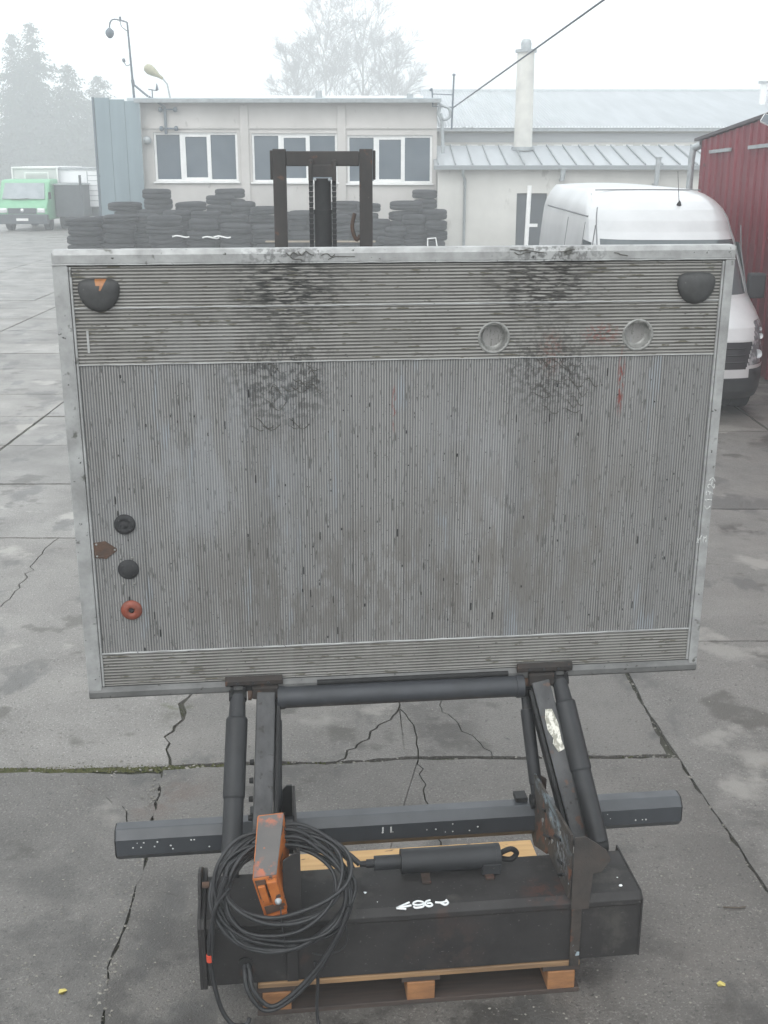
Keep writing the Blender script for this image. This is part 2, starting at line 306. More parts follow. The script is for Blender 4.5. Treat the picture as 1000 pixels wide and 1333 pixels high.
# ================================================================== GROUND
mb = MB(); mb.face([(-250, -40, -.016), (250, -40, -.016), (250, 400, -.016), (-250, 400, -.016)])
ground = mb.build('ground', m_soil, kind='structure')
def split_poly(poly, cut, gap):
    """cut: polyline from boundary to boundary"""
    def ins(pt):
        best = None
        for i in range(len(poly)):
            a = Vector(poly[i]); b = Vector(poly[(i + 1) % len(poly)]); ab = b - a; t = max(0, min(1, (Vector(pt) - a).dot(ab) / max(ab.length_squared, 1e-9)))
            q = a + ab * t; d = (Vector(pt) - q).length
            if best is None or d < best[0]: best = (d, i, t, q)
        return best
    A = ins(cut[0]); B = ins(cut[-1])
    cut = [A[3]] + [Vector(p) for p in cut[1:-1]] + [B[3]]
    n = len(poly)
    def walk(f, t, stop):
        o = []; i = (f + 1) % n; c = 0
        while True:
            o.append(Vector(poly[i])); 
            if i == stop[1]: break
            i = (i + 1) % n; c += 1
            if c > n: break
        return o
    nor = []
    for i in range(len(cut)):
        d = (cut[min(i + 1, len(cut) - 1)] - cut[max(i - 1, 0)]).normalized(); nor.append(Vector((-d.y, d.x)))
    Lf = [c + k * gap / 2 for c, k in zip(cut, nor)]; Rt = [c - k * gap / 2 for c, k in zip(cut, nor)]
    p1 = walk(A[1], A[2], B) if A[1] != B[1] or B[2] < A[2] else []
    p2 = walk(B[1], B[2], A) if A[1] != B[1] or A[2] < B[2] else []
    # p1 runs from A to B along boundary (ccw): lies right of the cut for a ccw polygon
    return [[tuple(v) for v in p1 + Rt[::-1]], [tuple(v) for v in p2 + Lf]]
def jag(pts, step=.05, amp=.012):
    """roughen a polyline"""
    o = []
    for a, b in zip(pts, pts[1:]):
        a = Vector(a); b = Vector(b); n = max(1, int((b - a).length / step)); d = (b - a).normalized(); nn = Vector((-d.y, d.x))
        for i in range(n):
            p = a.lerp(b, i / n); o.append(tuple(p + (nn * rnd.uniform(-amp, amp) if i else Vector((0, 0)))))
    o.append(tuple(pts[-1])); return o
def slab(poly, tint, jstep=.12, amp=.006, z=None):
    P = jag(list(poly) + [poly[0]], jstep, amp)[:-1]
    # drop duplicates
    Q = [p for i, p in enumerate(P) if (Vector(p) - Vector(P[i - 1])).length > 1e-4]
    z = rnd.uniform(-.003, .003) if z is None else z
    mb = MB()
    mb.pz(Q, -.05, z)
    return mb.build('slab', m_slab, ground, tint=tint)
def rect(x0, x1, y0, y1, g=.016): return [(x0 + g, y0 + g), (x1 - g, y0 + g), (x1 - g, y1 - g), (x0 + g, y1 - g)]
def tn(v, warm=0): return [v * (1 + warm), v, v * (1 - warm)]
JX = [-12.8, -9.9, -7.0, -4.15]
rowsL = [-2.5, 1.1, 5.27, 9.08, 10.74, 12.31, 13.81, 15.21, 17.15, 18.6, 19.66, 21.24, 22.84, 24.4, 25.9]
rowsR = [-2.5, 2.1, 6.93, 9.9, 11.4, 13.0, 14.5, 16.0, 17.5, 19.0, 20.5, 22.0, 23.5, 25.9]
for i, (a, b) in enumerate(zip(JX, JX[1:])):
    for c, d in zip(rowsL, rowsL[1:]): slab(rect(a, b, c, d), tn(rnd.uniform(1.15, 1.5), .01))
# column -4.15 .. -1.15 (left of the lift)
xl, xr = -4.15, -1.14
for c, d in zip(rowsL, rowsL[1:]):
    if d < 3: slab(rect(xl, xr, c, d), tn(.9))
    elif c < 3:
        p = [(xl + .01, c + .01), (-1.016, c + .01), (-1.016, 3.4), (-1.075, 3.76), (-1.065, 3.94), (-1.066, 4.14), (-1.065, 4.42), (-1.142, 5.24), (-1.57, 5.25), (-1.96, 5.24), (xl + .01, 5.22)]
        for q in split_poly(p, jag([(-1.62, 5.2), (-1.53, 5.13), (-1.27, 4.93), (-1.12, 4.6)], .06, .015), .006): slab(q, tn(.74 + rnd.uniform(-.03, .03), .02), .07, .012)
    elif c < 6:
        p = [(xl + .01, c + .02), (-1.57, c + .03), (-1.115, c + .05), (-1.13, 5.40), (-1.165, 5.50), (-1.16, 5.57), (-1.20, 5.64), (-1.165, 5.71), (-1.17, 5.76), (-1.135, 5.84), (-1.16, 5.93), (-1.19, 6.04), (-1.15, 6.12), (-1.115, 6.3), (-1.11, d - .01), (xl + .01, d - .01)]
        for q in split_poly(p, jag([(-2.66, 5.3), (-2.9, 6.3), (-2.69, 7.54), (-2.67, 7.92), (-2.73, 8.6), (-2.70, 9.06)][2:] , .09, .03) if 0 else jag([(-4.14, 7.1), (-3.3, 7.2), (-2.69, 7.54), (-2.67, 7.92), (-2.73, 8.6), (-2.70, 9.06)], .07, .03), .010): slab(q, tn(1.28 + rnd.uniform(-.04, .1), .01), .08, .008)
    elif 15 < c < 17:
        slab(rect(xl, xr, c, d), tn(rnd.uniform(1.2, 1.45)))
    else: slab(rect(xl, xr, c, d), tn(rnd.uniform(1.15, 1.45)))
# middle column
xm = 1.56
near = [(-1.012, -2.5), (1.7, -2.5), (1.68, 4.0), (1.63, 4.31), (1.59, 4.76), (1.545, 5.22), (1.535, 5.40), (.8, 5.385), (.18, 5.385), (-.24, 5.34), (-.79, 5.315), (-1.135, 5.27), (-1.06, 4.42), (-1.06, 4.14), (-1.06, 3.94), (-1.07, 3.76), (-1.01, 3.4)]
a, b = split_poly(near, jag([(.18, 5.385), (.22, 4.93), (.3, 4.2), (.2, 2.2), (.25, -2.5)], .05, .015), .007)
a2, b2 = (a, b)
slab(a, tn(.74, .03), .06, .010); 
for q in split_poly(b, jag([(-1.07, 4.3), (-.6, 4.1), (-.2, 3.3), (.2, 2.6)], .08, .02), .006): slab(q, tn(.78, .03), .06, .010)
mid = [(-1.10, 5.33), (-.79, 5.36), (-.24, 5.37), (.18, 5.42), (.8, 5.42), (1.49, 5.44), (1.49, 5.8), (1.47, 6.4), (1.45, 6.75), (1.44, 8.0), (-1.10, 8.0), (-1.10, 6.3), (-1.13, 6.13), (-1.155, 6.03), (-1.12, 5.93), (-1.118, 5.83), (-1.15, 5.75), (-1.148, 5.70), (-1.188, 5.63), (-1.145, 5.56), (-1.152, 5.49), (-1.115, 5.40)]
q1 = split_poly(mid, jag([(.18, 5.42), (.17, 5.7), (.09, 5.97), (.0, 7.0), (.1, 8.0)], .06, .016), .008)
L_, R_ = (q1 if sum(p[0] for p in q1[0]) / len(q1[0]) < sum(p[0] for p in q1[1]) / len(q1[1]) else q1[::-1])
for q in split_poly(L_, jag([(-.24, 5.37), (-.12, 5.58), (0, 5.8), (.08, 5.97)], .04, .02), .013): slab(q, tn(.93, .02), .06, .008)
for q in split_poly(R_, jag([(.57, 5.42), (.5, 5.6), (.42, 5.74), (.33, 5.97), (.3, 6.8), (.3, 8.0)], .04, .02), .006): slab(q, tn(.88, .02), .06, .008)
for c, d in zip([8.02, 9.6, 11.1, 12.6, 14.1, 15.6, 17.1, 18.6, 20.1, 21.6, 23.1, 24.6], [9.6, 11.1, 12.6, 14.1, 15.6, 17.1, 18.6, 20.1, 21.6, 23.1, 24.6, 25.9]): slab(rect(-1.12, 1.45, c, d), tn(rnd.uniform(1.0, 1.2)))
# right columns
for c, d in zip(rowsR, rowsR[1:]):
    def xj(y): return 1.47 + max(0, (6.75 - y)) * .077 if y < 6.75 else 1.47
    x0, x1 = xj(c) + .015, xj(d) + .015
    slab([(x0, c + .01), (4.45, c + .01), (4.45, d - .01), (x1, d - .01)] if not (c < 6 < d) else [(xj(c) + .01, c + .01), (4.45, c + .01), (4.45, d - .012), (xj(d) + .015, d - .01), (1.505, 5.9), (1.560, 5.22), (1.605, 4.76), (1.646, 4.31)], tn(rnd.uniform(.92, 1.05), .015))
    slab(rect(4.47, 7.4, c, d), tn(rnd.uniform(.85, 1.0), .015)); slab(rect(7.4, 10.3, c, d), tn(rnd.uniform(.85, 1.0), .015))
mb = MB()
yy = 25.93
while yy < 115:
    x = -60
    while x < 60:
        mb.span((x + .012, yy + .012, -.05), (x + 2.9 - .012, yy + 1.55 - .012, rnd.uniform(-.003, .003))); x += 2.9
    yy += 1.55
mb.build('far_slabs', m_slab, ground, kind='stuff', tint=tn(1.3))
# pebbles, moss clumps
mb = MB()
def blob(mb, x, y, z, r, fl=.6, n=5):
    v = []; t0 = rnd.uniform(0, 6)
    top = mb.bm.verts.new((x, y, z + r * fl)); bot = mb.bm.verts.new((x, y, z - r * .3))
    for i in range(n):
        t = t0 + 2 * pi * i / n; q = r * rnd.uniform(.6, 1.15); v.append(mb.bm.verts.new((x + cos(t) * q, y + sin(t) * q, z + r * rnd.uniform(.05, .3))))
    for i in range(n):
        mb.bm.faces.new((v[i], v[(i + 1) % n], top)); mb.bm.faces.new((v[(i + 1) % n], v[i], bot))
for i in range(11000):
    y = 3.0 + abs(rnd.gauss(0, 1)) * 2.0; x = rnd.uniform(-2.6, 3.2)
    if noise.noise(Vector((x * 1.3, y * 1.3, 0))) + rnd.uniform(-.25, .25) < -.12: continue
    blob(mb, x, y, .002, rnd.choice([.0015, .002, .0025, .003, .004, .004, .007]))
for i in range(260):
    k = rnd.random(); y = 3.2 + 2.0 * k; x = -1.03 - .06 * min(1, (y - 3.2)) + rnd.gauss(0, .022) - (.05 if y > 4.9 else 0)
    blob(mb, x, y, .001, rnd.choice([.002, .003, .004, .006, .009]))
for i in range(700):   # along the joints
    t = rnd.random()
    if rnd.random() < .5: x, y = -2.5 + 4.2 * t, 5.27 + .03 * t * 4 + rnd.gauss(0, .035)
    else:
        y = 3.3 + 3.6 * t; x = 1.47 + max(0, 6.75 - y) * .075 + rnd.gauss(0, .05)
    blob(mb, x, y, -.002, rnd.choice([.003, .004, .006, .008, .011]))
mb.build('loose_pebbles', m_peb, kind='stuff', label='pale pebbles and grit scattered over the wet concrete slabs', category='gravel')
mb = MB()
for i in range(2600):
    x = -2.7 + abs(rnd.gauss(0, .5)) ** 1 * 2.2 if rnd.random() < .8 else rnd.uniform(-2.7, 1.4)
    if x > 1.5 or (x > -.6 and rnd.random() < .8): continue
    y = 5.268 + (x + 2) * .045 + rnd.gauss(0, .016)
    blob(mb, x, y, -.010, rnd.uniform(.005, .013), 1.0, 4)
for i in range(60):
    x = -1.2 + rnd.gauss(0, .05); y = rnd.uniform(5.35, 6.05); blob(mb, x + (y - 5.7) * .1, y, -.014, rnd.uniform(.004, .009), 1, 4)
mb.build('joint_moss', m_moss, kind='stuff', label='green moss growing along the wide slab joint behind the pallet', category='moss')
mb = MB()
mb.bm.faces.new([mb.bm.verts.new(p) for p in ((-.014, -.012, .003), (.012, -.014, .006), (.018, .006, .002), (.0, .016, .007), (-.016, .006, .003))])
bmesh.ops.solidify(mb.bm, geom=mb.bm.faces[:], thickness=.0015)
lf = mb.build('fallen_leaf', m_leaf, loc=(1.28, 3.66, .003), label='small yellow leaf lying on concrete to the right of the pallet', category='leaf')
l2 = lf.copy(); COL.objects.link(l2); l2.location = (-1.21, 3.62, .003); l2.rotation_euler[2] = 1; l2['label'] = 'small yellow leaf lying on the slab by the lower left crack'
lf['group'] = l2['group'] = 'fallen leaves'
mb = MB(); mb.tube(cr([(0, 0, .006), (.03, -.006, .008), (.07, -.004, .006), (.095, .004, .006)], 5), .0035, 6)
mb.build('twig', m_bark, loc=(1.42, 4.13, .002), label='short dark twig lying on the concrete right of the steel housing', category='twig')

# ================================================================== TAIL LIFT
LO = (.0678, 4.2754, 0); LY = .1095
lift = empty('tail_lift', LO, 'grey truck tail lift with upright ribbed aluminium platform standing on a wooden pallet', 'tail lift', rz=LY)
TH = .045; LEAN = .0214
mb = MB(); mb.span((-1.20, .033, .02), (1.21, TH - .002, 1.70))
plat = mb.build('platform', m_alu, lift, loc=(0, 0, .977)); plat.rotation_euler = (LEAN, 0, 0); plat['tint'] = [1.0, 1.0, 1.0]
W2 = 1.239; XL = -1.183; XR = 1.200
def rib_profile(L, pitch, h, g=.30):
    n = max(1, int(round(L / pitch))); p = L / n; o = [(0, 0)]
    for i in range(n):
        a = i * p; o += [(a + g * p * .5, 0, 'g'), (a + g * p * .5 + .12 * p, h), (a + p * (1 - g * .5) - .12 * p, h), (a + p * (1 - g * .5), 0)]
    o.append((L, 0)); return [(q[0], q[1]) for q in o]
def ribbed(mb, x0, x1, z0, z1, vertical, pitch, h, base=0.0, holes=(), edge=.006):
    """ribs running along z (vertical) or x"""
    Ln = (x1 - x0) if vertical else (z1 - z0); prof = rib_profile(Ln - 2 * edge, pitch, h)
    if edge > .001: prof = [(0, h * 1.3)] + [(edge * .85, h * 1.3)] + [(a + edge, b) for a, b in prof] + [(Ln - edge * .85, h * 1.3), (Ln, h * 1.3)]
    else: prof = [(0, h * .6)] + [(a + edge, b) for a, b in prof[1:-1]] + [(Ln, h * .6)]
    A, B = (z0, z1) if vertical else (x0, x1); st = [A, B]
    for hx, hz, hr in holes:
        k = -hr - .004
        while k <= hr + .004: st.append(hx + k); k += .004
    st = sorted(st); grid = []
    for s in st:
        row = []
        for a, b in prof:
            y = base - b
            row.append(mb.bm.verts.new((x0 + a, y, s) if vertical else (s, y, z0 + a)))
        grid.append(row)
    for i in range(len(st) - 1):
        for j in range(len(prof) - 1):
            q = (grid[i][j], grid[i][j + 1], grid[i + 1][j + 1], grid[i + 1][j])
            c = sum((v.co for v in q), Vector()) / 4
            if any((c.x - hx) ** 2 + (c.z - hz) ** 2 < hr * hr for hx, hz, hr in holes): continue
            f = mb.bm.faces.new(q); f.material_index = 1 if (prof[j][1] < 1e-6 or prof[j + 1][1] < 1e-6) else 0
    # closed back and edges
    def P(a, s, y): return (x0 + a, y, s) if vertical else (s, y, z0 + a)
    for a in (0, Ln): mb.face([P(a, A, base - h * 1.3), P(a, B, base - h * 1.3), P(a, B, .03), P(a, A, .03)])
    for s in (A, B): mb.face([P(0, s, base - h * .2), P(Ln, s, base - h * .2), P(Ln, s, .03), P(0, s, .03)])
cups = [(.339, 1.391, .05), (.889, 1.393, .05)]
RIB = .0022
def plank(x0, x1, z0, z1, vert, mats, base=0, holes=()):
    mb = MB(); ribbed(mb, x0, x1, z0, z1, vert, .0098 if vert else .0125, .0015 if vert else .002, base, holes, .0003 if vert else .005)
    v = rnd.uniform(.90, 1.08); return mb.build('plank', mats, plat, recalc=False, tint=[v, v, v])
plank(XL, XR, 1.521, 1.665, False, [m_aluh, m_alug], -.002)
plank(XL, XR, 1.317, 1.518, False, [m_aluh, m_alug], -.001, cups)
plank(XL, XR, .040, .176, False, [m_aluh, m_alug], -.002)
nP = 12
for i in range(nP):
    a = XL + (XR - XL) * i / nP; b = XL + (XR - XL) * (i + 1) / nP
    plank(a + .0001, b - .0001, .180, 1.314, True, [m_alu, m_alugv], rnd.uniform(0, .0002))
# seams (raised white extrusion lips)
for z, t in ((1.5195, .0055), (1.3155, .004), (.178, .007)):
    mb = MB(); pts = [(XL + (XR - XL) * k / 60, -.004 + rnd.uniform(-.0008, .0008), z + rnd.uniform(-.0009, .0009)) for k in range(61)]
    mb.tube(pts, t * .6, 6); mb.build('seam_lip', m_frame, plat)
# outer profiles
mb = MB(); mb.py([(-W2, 0), (-W2, 1.72), (-XL * -1 if 0 else XL - .002, 1.665), (XL - .002, .04), (XL - .012, 0)], -.012, TH)
mb.build('side_profile', m_frame, plat, bevel=.004)
mb = MB(); mb.py([(W2, 0), (W2, 1.72), (XR + .002, 1.665), (XR + .002, .04), (XR + .012, 0)], -.012, TH)
mb.build('side_profile', m_frame, plat, bevel=.004)
for x in (XL + .004, XR - .004):
    mb = MB(); mb.span((x - .004, -.010, .04), (x + .004, 0, 1.664)); mb.build('inner_lip', m_frame, plat, bevel=.0015)
mb = MB(); mb.px([(-.006, 1.669), (-.013, 1.676), (-.013, 1.705), (-.004, 1.722), (TH, 1.722), (TH, 1.669)], -W2 + .004, W2 - .004)
mb.build('top_profile', m_frame, plat, bevel=.002)
mb = MB(); mb.tube([(-W2 + k * 2 * W2 / 40, -.012 + rnd.uniform(-.001, .001), 1.672 + rnd.uniform(-.001, .001)) for k in range(41)], .003, 6); mb.build('top_seam', m_frame, plat)
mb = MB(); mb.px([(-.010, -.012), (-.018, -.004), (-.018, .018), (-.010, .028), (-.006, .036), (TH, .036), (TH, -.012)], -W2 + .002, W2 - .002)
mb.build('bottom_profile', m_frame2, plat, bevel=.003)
# edge wear: dents on the top profile
mb = MB()
for x0, x1 in ((-.60, -.22), (.35, .80)):
    for k in range(5):
        x = rnd.uniform(x0, x1); L = rnd.uniform(.04, .10); z = rnd.uniform(1.683, 1.708)
        mb.tube(cr([(x + L * t / 4, -.0145, z + rnd.uniform(-.008, .008)) for t in range(5)], 4), .0016, 5)
mb.build('scuff_marks', m_scar, plat, kind='stuff')
# tread-weld squiggles on the ribs
mb = MB()
for cx, cz, nx in ((-.42, 1.24, 11), (-.50, 1.13, 6), (.58, 1.24, 11), (.60, 1.15, 7)):
    for k in range(nx):
        x = cx + rnd.uniform(-.10, .10); z = cz + rnd.uniform(-.07, .07); L = rnd.uniform(.03, .08); a = rnd.uniform(.006, .022); ph = rnd.uniform(0, 3)
        mb.tube([(x + L * t / 9, -.0026, z + a * sin(ph + t * .5) + rnd.uniform(-.002, .002)) for t in range(10)], [.0008 + .0012 * rnd.random() for _ in range(10)], 5)
for k in range(26):
    x = rnd.choice((-.42, .54)) + rnd.gauss(0, .11); z = rnd.uniform(1.33, 1.655); L = rnd.uniform(.015, .08)
    mb.tube([(x + L * t / 5, -.0042, z + rnd.uniform(-.0015, .0015)) for t in range(6)], .0014, 5)
mb.build('tread_scars', m_scar, plat, kind='stuff')
mb = MB()
for k in range(110):
    x = rnd.uniform(-1.1, 1.15); z = rnd.uniform(.1, 1.3); L = rnd.choice([.004, .006, .008, .012, .03])
    mb.tube([(x, -.0024, z), (x + rnd.uniform(-.001, .001), -.0026, z + L * .5), (x, -.0024, z + L)], rnd.uniform(.0012, .0028), 5)
mb.build('pits', m_black, plat, kind='stuff')
# dents/chips: recessed cups
for hx, hz, _ in cups:
    mb = MB(); mb.lathe((hx, 0, hz), (0, -1, 0), [(0, -.036), (.034, -.035), (.046, -.026), (.0495, .0), (.053, .0055), (.059, .0055), (.061, .001)], 36)
    mb.build('recessed_cup', m_cup, plat)
# corner caps, rounded shields
def cap(x, chip):
    pts = [(-.072, .030), (-.060, .048), (-.03, .054), (.03, .054), (.060, .048), (.072, .030), (.071, .005), (.062, -.022), (.040, -.048), (.012, -.060), (-.012, -.060), (-.040, -.048), (-.062, -.022), (-.071, .005)]
    c = cr([(a, 0, b) for a, b in pts], 3, True); mb = MB(); n = len(c); rings = []
    for s, y in ((1, -.001), (1.0, -.008), (.95, -.018), (.82, -.027), (.6, -.033), (.3, -.036)):
        rings.append([mb.bm.verts.new((p.x * s, y, p.z * s)) for p in c])
    ctr = mb.bm.verts.new((0, -.037, 0))
    for A, B in zip(rings, rings[1:]):
        for i in range(n):
            f = mb.bm.faces.new((A[i], A[(i + 1) % n], B[(i + 1) % n], B[i])); f.smooth = True
            m_ = sum((v.co for v in f.verts), Vector()) / 4
            if chip and m_.z > .024 and abs(m_.x - .008) < .021 - (.054 - m_.z) * .5: f.material_index = 1
    for i in range(n): mb.bm.faces.new((rings[-1][i], rings[-1][(i + 1) % n], ctr)).smooth = True
    return mb.build('corner_lamp_cap', [m_flap, m_chip], plat, loc=(x, 0, 1.568), label='grey rounded corner cap with orange chip in its top edge' if chip else 'unbroken grey rounded corner cap')
cap(-1.085, True); cap(1.098, False)
# foot switches
def disc(x, z, mat, kind):
    mb = MB()
    if kind == 'black': prof = [(0, .012), (.010, .013), (.013, .009), (.020, .011), (.028, .013), (.038, .009), (.040, .001)]
    elif kind == 'dome': prof = [(0, .018), (.014, .0175), (.026, .014), (.036, .008), (.040, .001)]
    else: prof = [(.0105, .006), (.012, .012), (.02, .014), (.034, .011), (.040, .004), (.041, .001)]
    mb.lathe((0, 0, 0), (0, -1, 0), prof, 32)
    o = mb.build('foot_switch', mat, plat, loc=(x, -RIB, z), label={'black': 'black ribbed foot switch, uppermost', 'dome': 'dark domed foot switch between rivets', 'ring': 'orange ring foot switch with dark centre'}[kind])
    if kind == 'ring':
        mb = MB(); mb.lathe((0, 0, 0), (0, -1, 0), [(0, .008), (.009, .0075), (.0115, .003)], 20); mb.build('centre_button', m_rubb, o)
    else:
        for k in range(4):
            t = pi / 4 + k * pi / 2; mb = MB(); mb.lathe((.027 * cos(t), 0, .027 * sin(t)), (0, -1, 0), [(0, .0155), (.003, .015), (.0038, .008)], 10); mb.build('screw', m_flap, o)
disc(-1.054, .708, m_rubb, 'black'); disc(-1.052, .526, m_rubb, 'dome'); disc(-1.051, .358, m_amber, 'ring')
for x, z in ((-1.079, .572), (-1.036, .572), (-1.075, .467), (-1.031, .467)):
    mb = MB(); mb.lathe((0, 0, 0), (0, -1, 0), [(0, .006), (.003, .0055), (.0052, .002), (.0055, 0)], 12); mb.build('rivet', m_cup, plat, loc=(x, -RIB, z))
mb = MB(); mb.py([(-.04, -.030), (.004, -.036), (.045, -.004), (.045, .004), (.004, .036), (-.04, .030)], -.006, -.001)
rb = mb.build('rusty_bracket', m_rust, plat, loc=(-1.135, 0, .608), bevel=.0015)
for x, z in ((-.03, .024), (-.03, -.024), (.038, 0)):
    mb = MB(); mb.lathe((x, -.006, z), (0, -1, 0), [(0, .003), (.003, .003), (.0045, 0)], 10); mb.build('rivet', m_cup, rb)
mb = MB()   # strip of foil remnant near upper left
mb.span((-1.140, -.006, 1.36), (-1.132, -.004, 1.44)); mb.build('worn_strip', m_frame, plat)
# handwriting: strokes on a plane
def strokes(segs, fn, wd, name, mat, parent):
    mb = MB()
    for s in segs:
        pts = cr([fn(*p) for p in s], 4) if len(s) > 2 else [Vector(fn(*p)) for p in s]
        mb.tube(pts, wd, 6)
    return mb.build(name, mat, parent)
# "<172>" reading upward along the right profile, then a second scrawl
G = {'1': [[(.1, .7), (.35, 1), (.35, 0)]], '7': [[(0, 1), (.6, 1), (.25, 0)], [(.1, .5), (.55, .55)]],
     '2': [[(.0, .75), (.15, 1), (.5, .95), (.5, .65), (0, .02)], [(0, .02), (.62, .05)]],
     '<': [[(.5, .95), (0, .5), (.5, .05)]], '>': [[(0, .95), (.5, .5), (0, .05)], [(-.5, .5), (.2, .5)]],
     '6': [[(.5, .95), (.15, .7), (0, .3), (.2, 0), (.5, .15), (.45, .45), (.1, .42)]],
     '9': [[(.5, .6), (.2, .5), (.05, .8), (.3, 1), (.5, .8), (.45, .3), (.15, 0)]],
     'P': [[(0, 0), (0, 1)], [(0, 1), (.45, .95), (.5, .65), (0, .5)]]}
def write(txt, origin, right, up, h, adv, wd, mat, parent, name='marker_writing'):
    segs = []; x = 0
    for ch in txt:
        if ch != ' ':
            for s in G[ch]: segs.append([(x + a * h, b * h) for a, b in s])
        x += adv
    o = Vector(origin); r = Vector(right); u = Vector(up)
    return strokes(segs, lambda a, b: o + r * a + u * b, wd, name, mat, parent)
write('<172>', (1.232, -.0128, .695), (.10, 0, .995), (-.995, 0, .10), .027, .029, .0019, m_mark2, plat)
strokes([[(1.190, .575), (1.197, .555)], [(1.19, .555), (1.208, .585), (1.202, .566), (1.208, .556)], [(1.216, .556), (1.217, .580)], [(1.226, .578), (1.220, .572), (1.228, .558)], [(1.228, .585), (1.229, .556)]],
        lambda a, b: (a, -.0128, b), .0018, 'marker_scribble', m_mark2, plat)

# hinge brackets at the platform foot
for sx, x0, x1, slot in ((-1, -.705, -.477, -.655), (1, .475, .705, .655)):
    ax = -.547 if sx < 0 else .574
    mb = MB(); mb.px([(-.026, .998), (-.032, 1.004), (-.032, 1.020), (-.022, 1.036), (-.014, 1.036), (-.014, .998)], x0, x1)
    hb = mb.build('hinge_bracket', m_rustd, lift, bevel=.003)
    mb = MB(); mb.span((ax - .052, -.045, .945), (ax + .052, .02, .9975)); mb.build('pivot_block', m_rustd, hb, bevel=.006)
    mb = MB()
    for q in (-.030, .018): mb.span((slot + q, -.036, .93), (slot + q + .012, .02, .9975))
    mb.build('clevis_lug', m_black, hb, bevel=.003)
    mb = MB(); mb.span((min(ax, slot) + .03, -.024, .975), (max(ax, slot) - .03, .02, .9975)); mb.build('web_plate', m_black, hb)
    for k in range(3):
        mb = MB(); mb.cyl((x0 + .05 + k * .06, -.030, 1.012), (x0 + .05 + k * .06, -.037, 1.012), .006, n=6); mb.build('bolt', m_steel, hb)
mb = MB()
mb.cyl((-.50, -.03, .942), (.50, -.03, .942), .043, n=28)
mb.cyl((-.50, -.03, .942), (-.47, -.03, .942), .047, n=28); mb.cyl((.47, -.03, .942), (.50, -.03, .942), .047, n=28)
mb.build('cross_tube', m_tube, lift)
mb = MB(); mb.cyl((-.34, -.012, .992), (.44, -.012, .992), .012, n=12); mb.build('torsion_rod', m_black, lift)
# lift arms
def arm(a, b, sx):
    a = Vector(a); b = Vector(b)
    mb = MB(); mb.beam(a, b, .074, .085, up=(0, -1, 0))
    o = mb.build('lift_arm', m_arm, lift, bevel=.006)
    mb = MB(); mb.cyl(a + Vector((-.062, 0, .0)), a + Vector((.062, 0, 0)), .02, n=16); mb.cyl(a + Vector((sx * .058, 0, 0)), a + Vector((sx * .072, 0, 0)), .027, n=8); mb.build('pivot_pin', m_rust, o)
    # side rail, inside
    d = Vector((-sx * .050, .01, 0)); mb = MB(); mb.beam(a + d + (b - a) * .06, b + d, .014, .095, up=(0, -1, 0)); mb.build('side_rail', m_black, o, bevel=.002)
    # row of bolt heads on the outer edge
    for k in range(5):
        p = a.lerp(b, .42 + .11 * k) + Vector((sx * .040, 0, 0)); mb = MB(); mb.cyl(p, p + Vector((sx * .016, 0, 0)), .013, .011, n=8); mb.build('bolt_head', m_black, o)
    return o
aL = arm((-.545, -.01, .955), (-.583, -.36, .42), -1)
aR = arm((.572, -.01, .950), (.695, -.32, .37), 1)
# silver sticker on the right arm
a = Vector((.572, -.01, .95)); b = Vector((.695, -.32, .37)); dz = (b - a).normalized()
upv = Vector((0, -1, 0)); xx = dz.cross(upv).normalized(); yy_ = xx.cross(dz)
mb = MB(); q = [(-.010, .115), (.016, .12), (.026, .18), (.022, .25), (.026, .285), (-.002, .292), (-.016, .255), (-.008, .235), (-.022, .20), (-.020, .15)]
mb.prism(q, lambda s, t: a + dz * t - xx * s + yy_ * .0435, lambda s, t: a + dz * t - xx * s + yy_ * .0450)
mb.build('silver_sticker', m_foil, aR)
# hydraulic cylinders
def hyd(a, b, r, split, name='lift_cylinder', neck=.09, rod=.03):
    a = Vector(a); b = Vector(b); d = (b - a); L = d.length; u = d / L
    mb = MB()
    mb.cyl(a + u * neck, a + u * (neck + .008), r * .90, r, n=28); mb.cyl(a + u * (neck + .008), a + u * (L * split), r, n=28); mb.cyl(a + u * (L * split), a + u * (L * split + .008), r, r * .93, n=28, cap=False)
    mb.cyl(a + u * (L * split), b, r * .91, n=28)
    o = mb.build(name, m_cyl, lift)
    mb = MB(); mb.cyl(a, a + u * (neck + .01), rod, rod * 1.15, n=20); mb.build('rod_boot', m_steel, o)
    mb = MB(); mb.cyl(a + Vector((-.035, 0, 0)), a + Vector((.035, 0, 0)), .024, n=16); mb.build('rod_eye', m_black, o)
    mb = MB(); p = b + u * .01; mb.cyl(p + Vector((-.03, 0, 0)), p + Vector((.03, 0, 0)), .03, n=14); mb.build('end_eye', m_black, o)
    return o
hyd((-.657, -.015, .955), (-.698, -.42, .43), .043, .60)
hyd((.655, -.015, .955), (.738, -.40, .43), .043, .56)
hyd((.515, .0, .90), (.545, -.17, .50), .026, .85, 'tilt_cylinder', .07, .016)
hyd((-.50, .015, .90), (-.515, -.20, .50), .018, .85, 'tilt_cylinder', .07, .012)
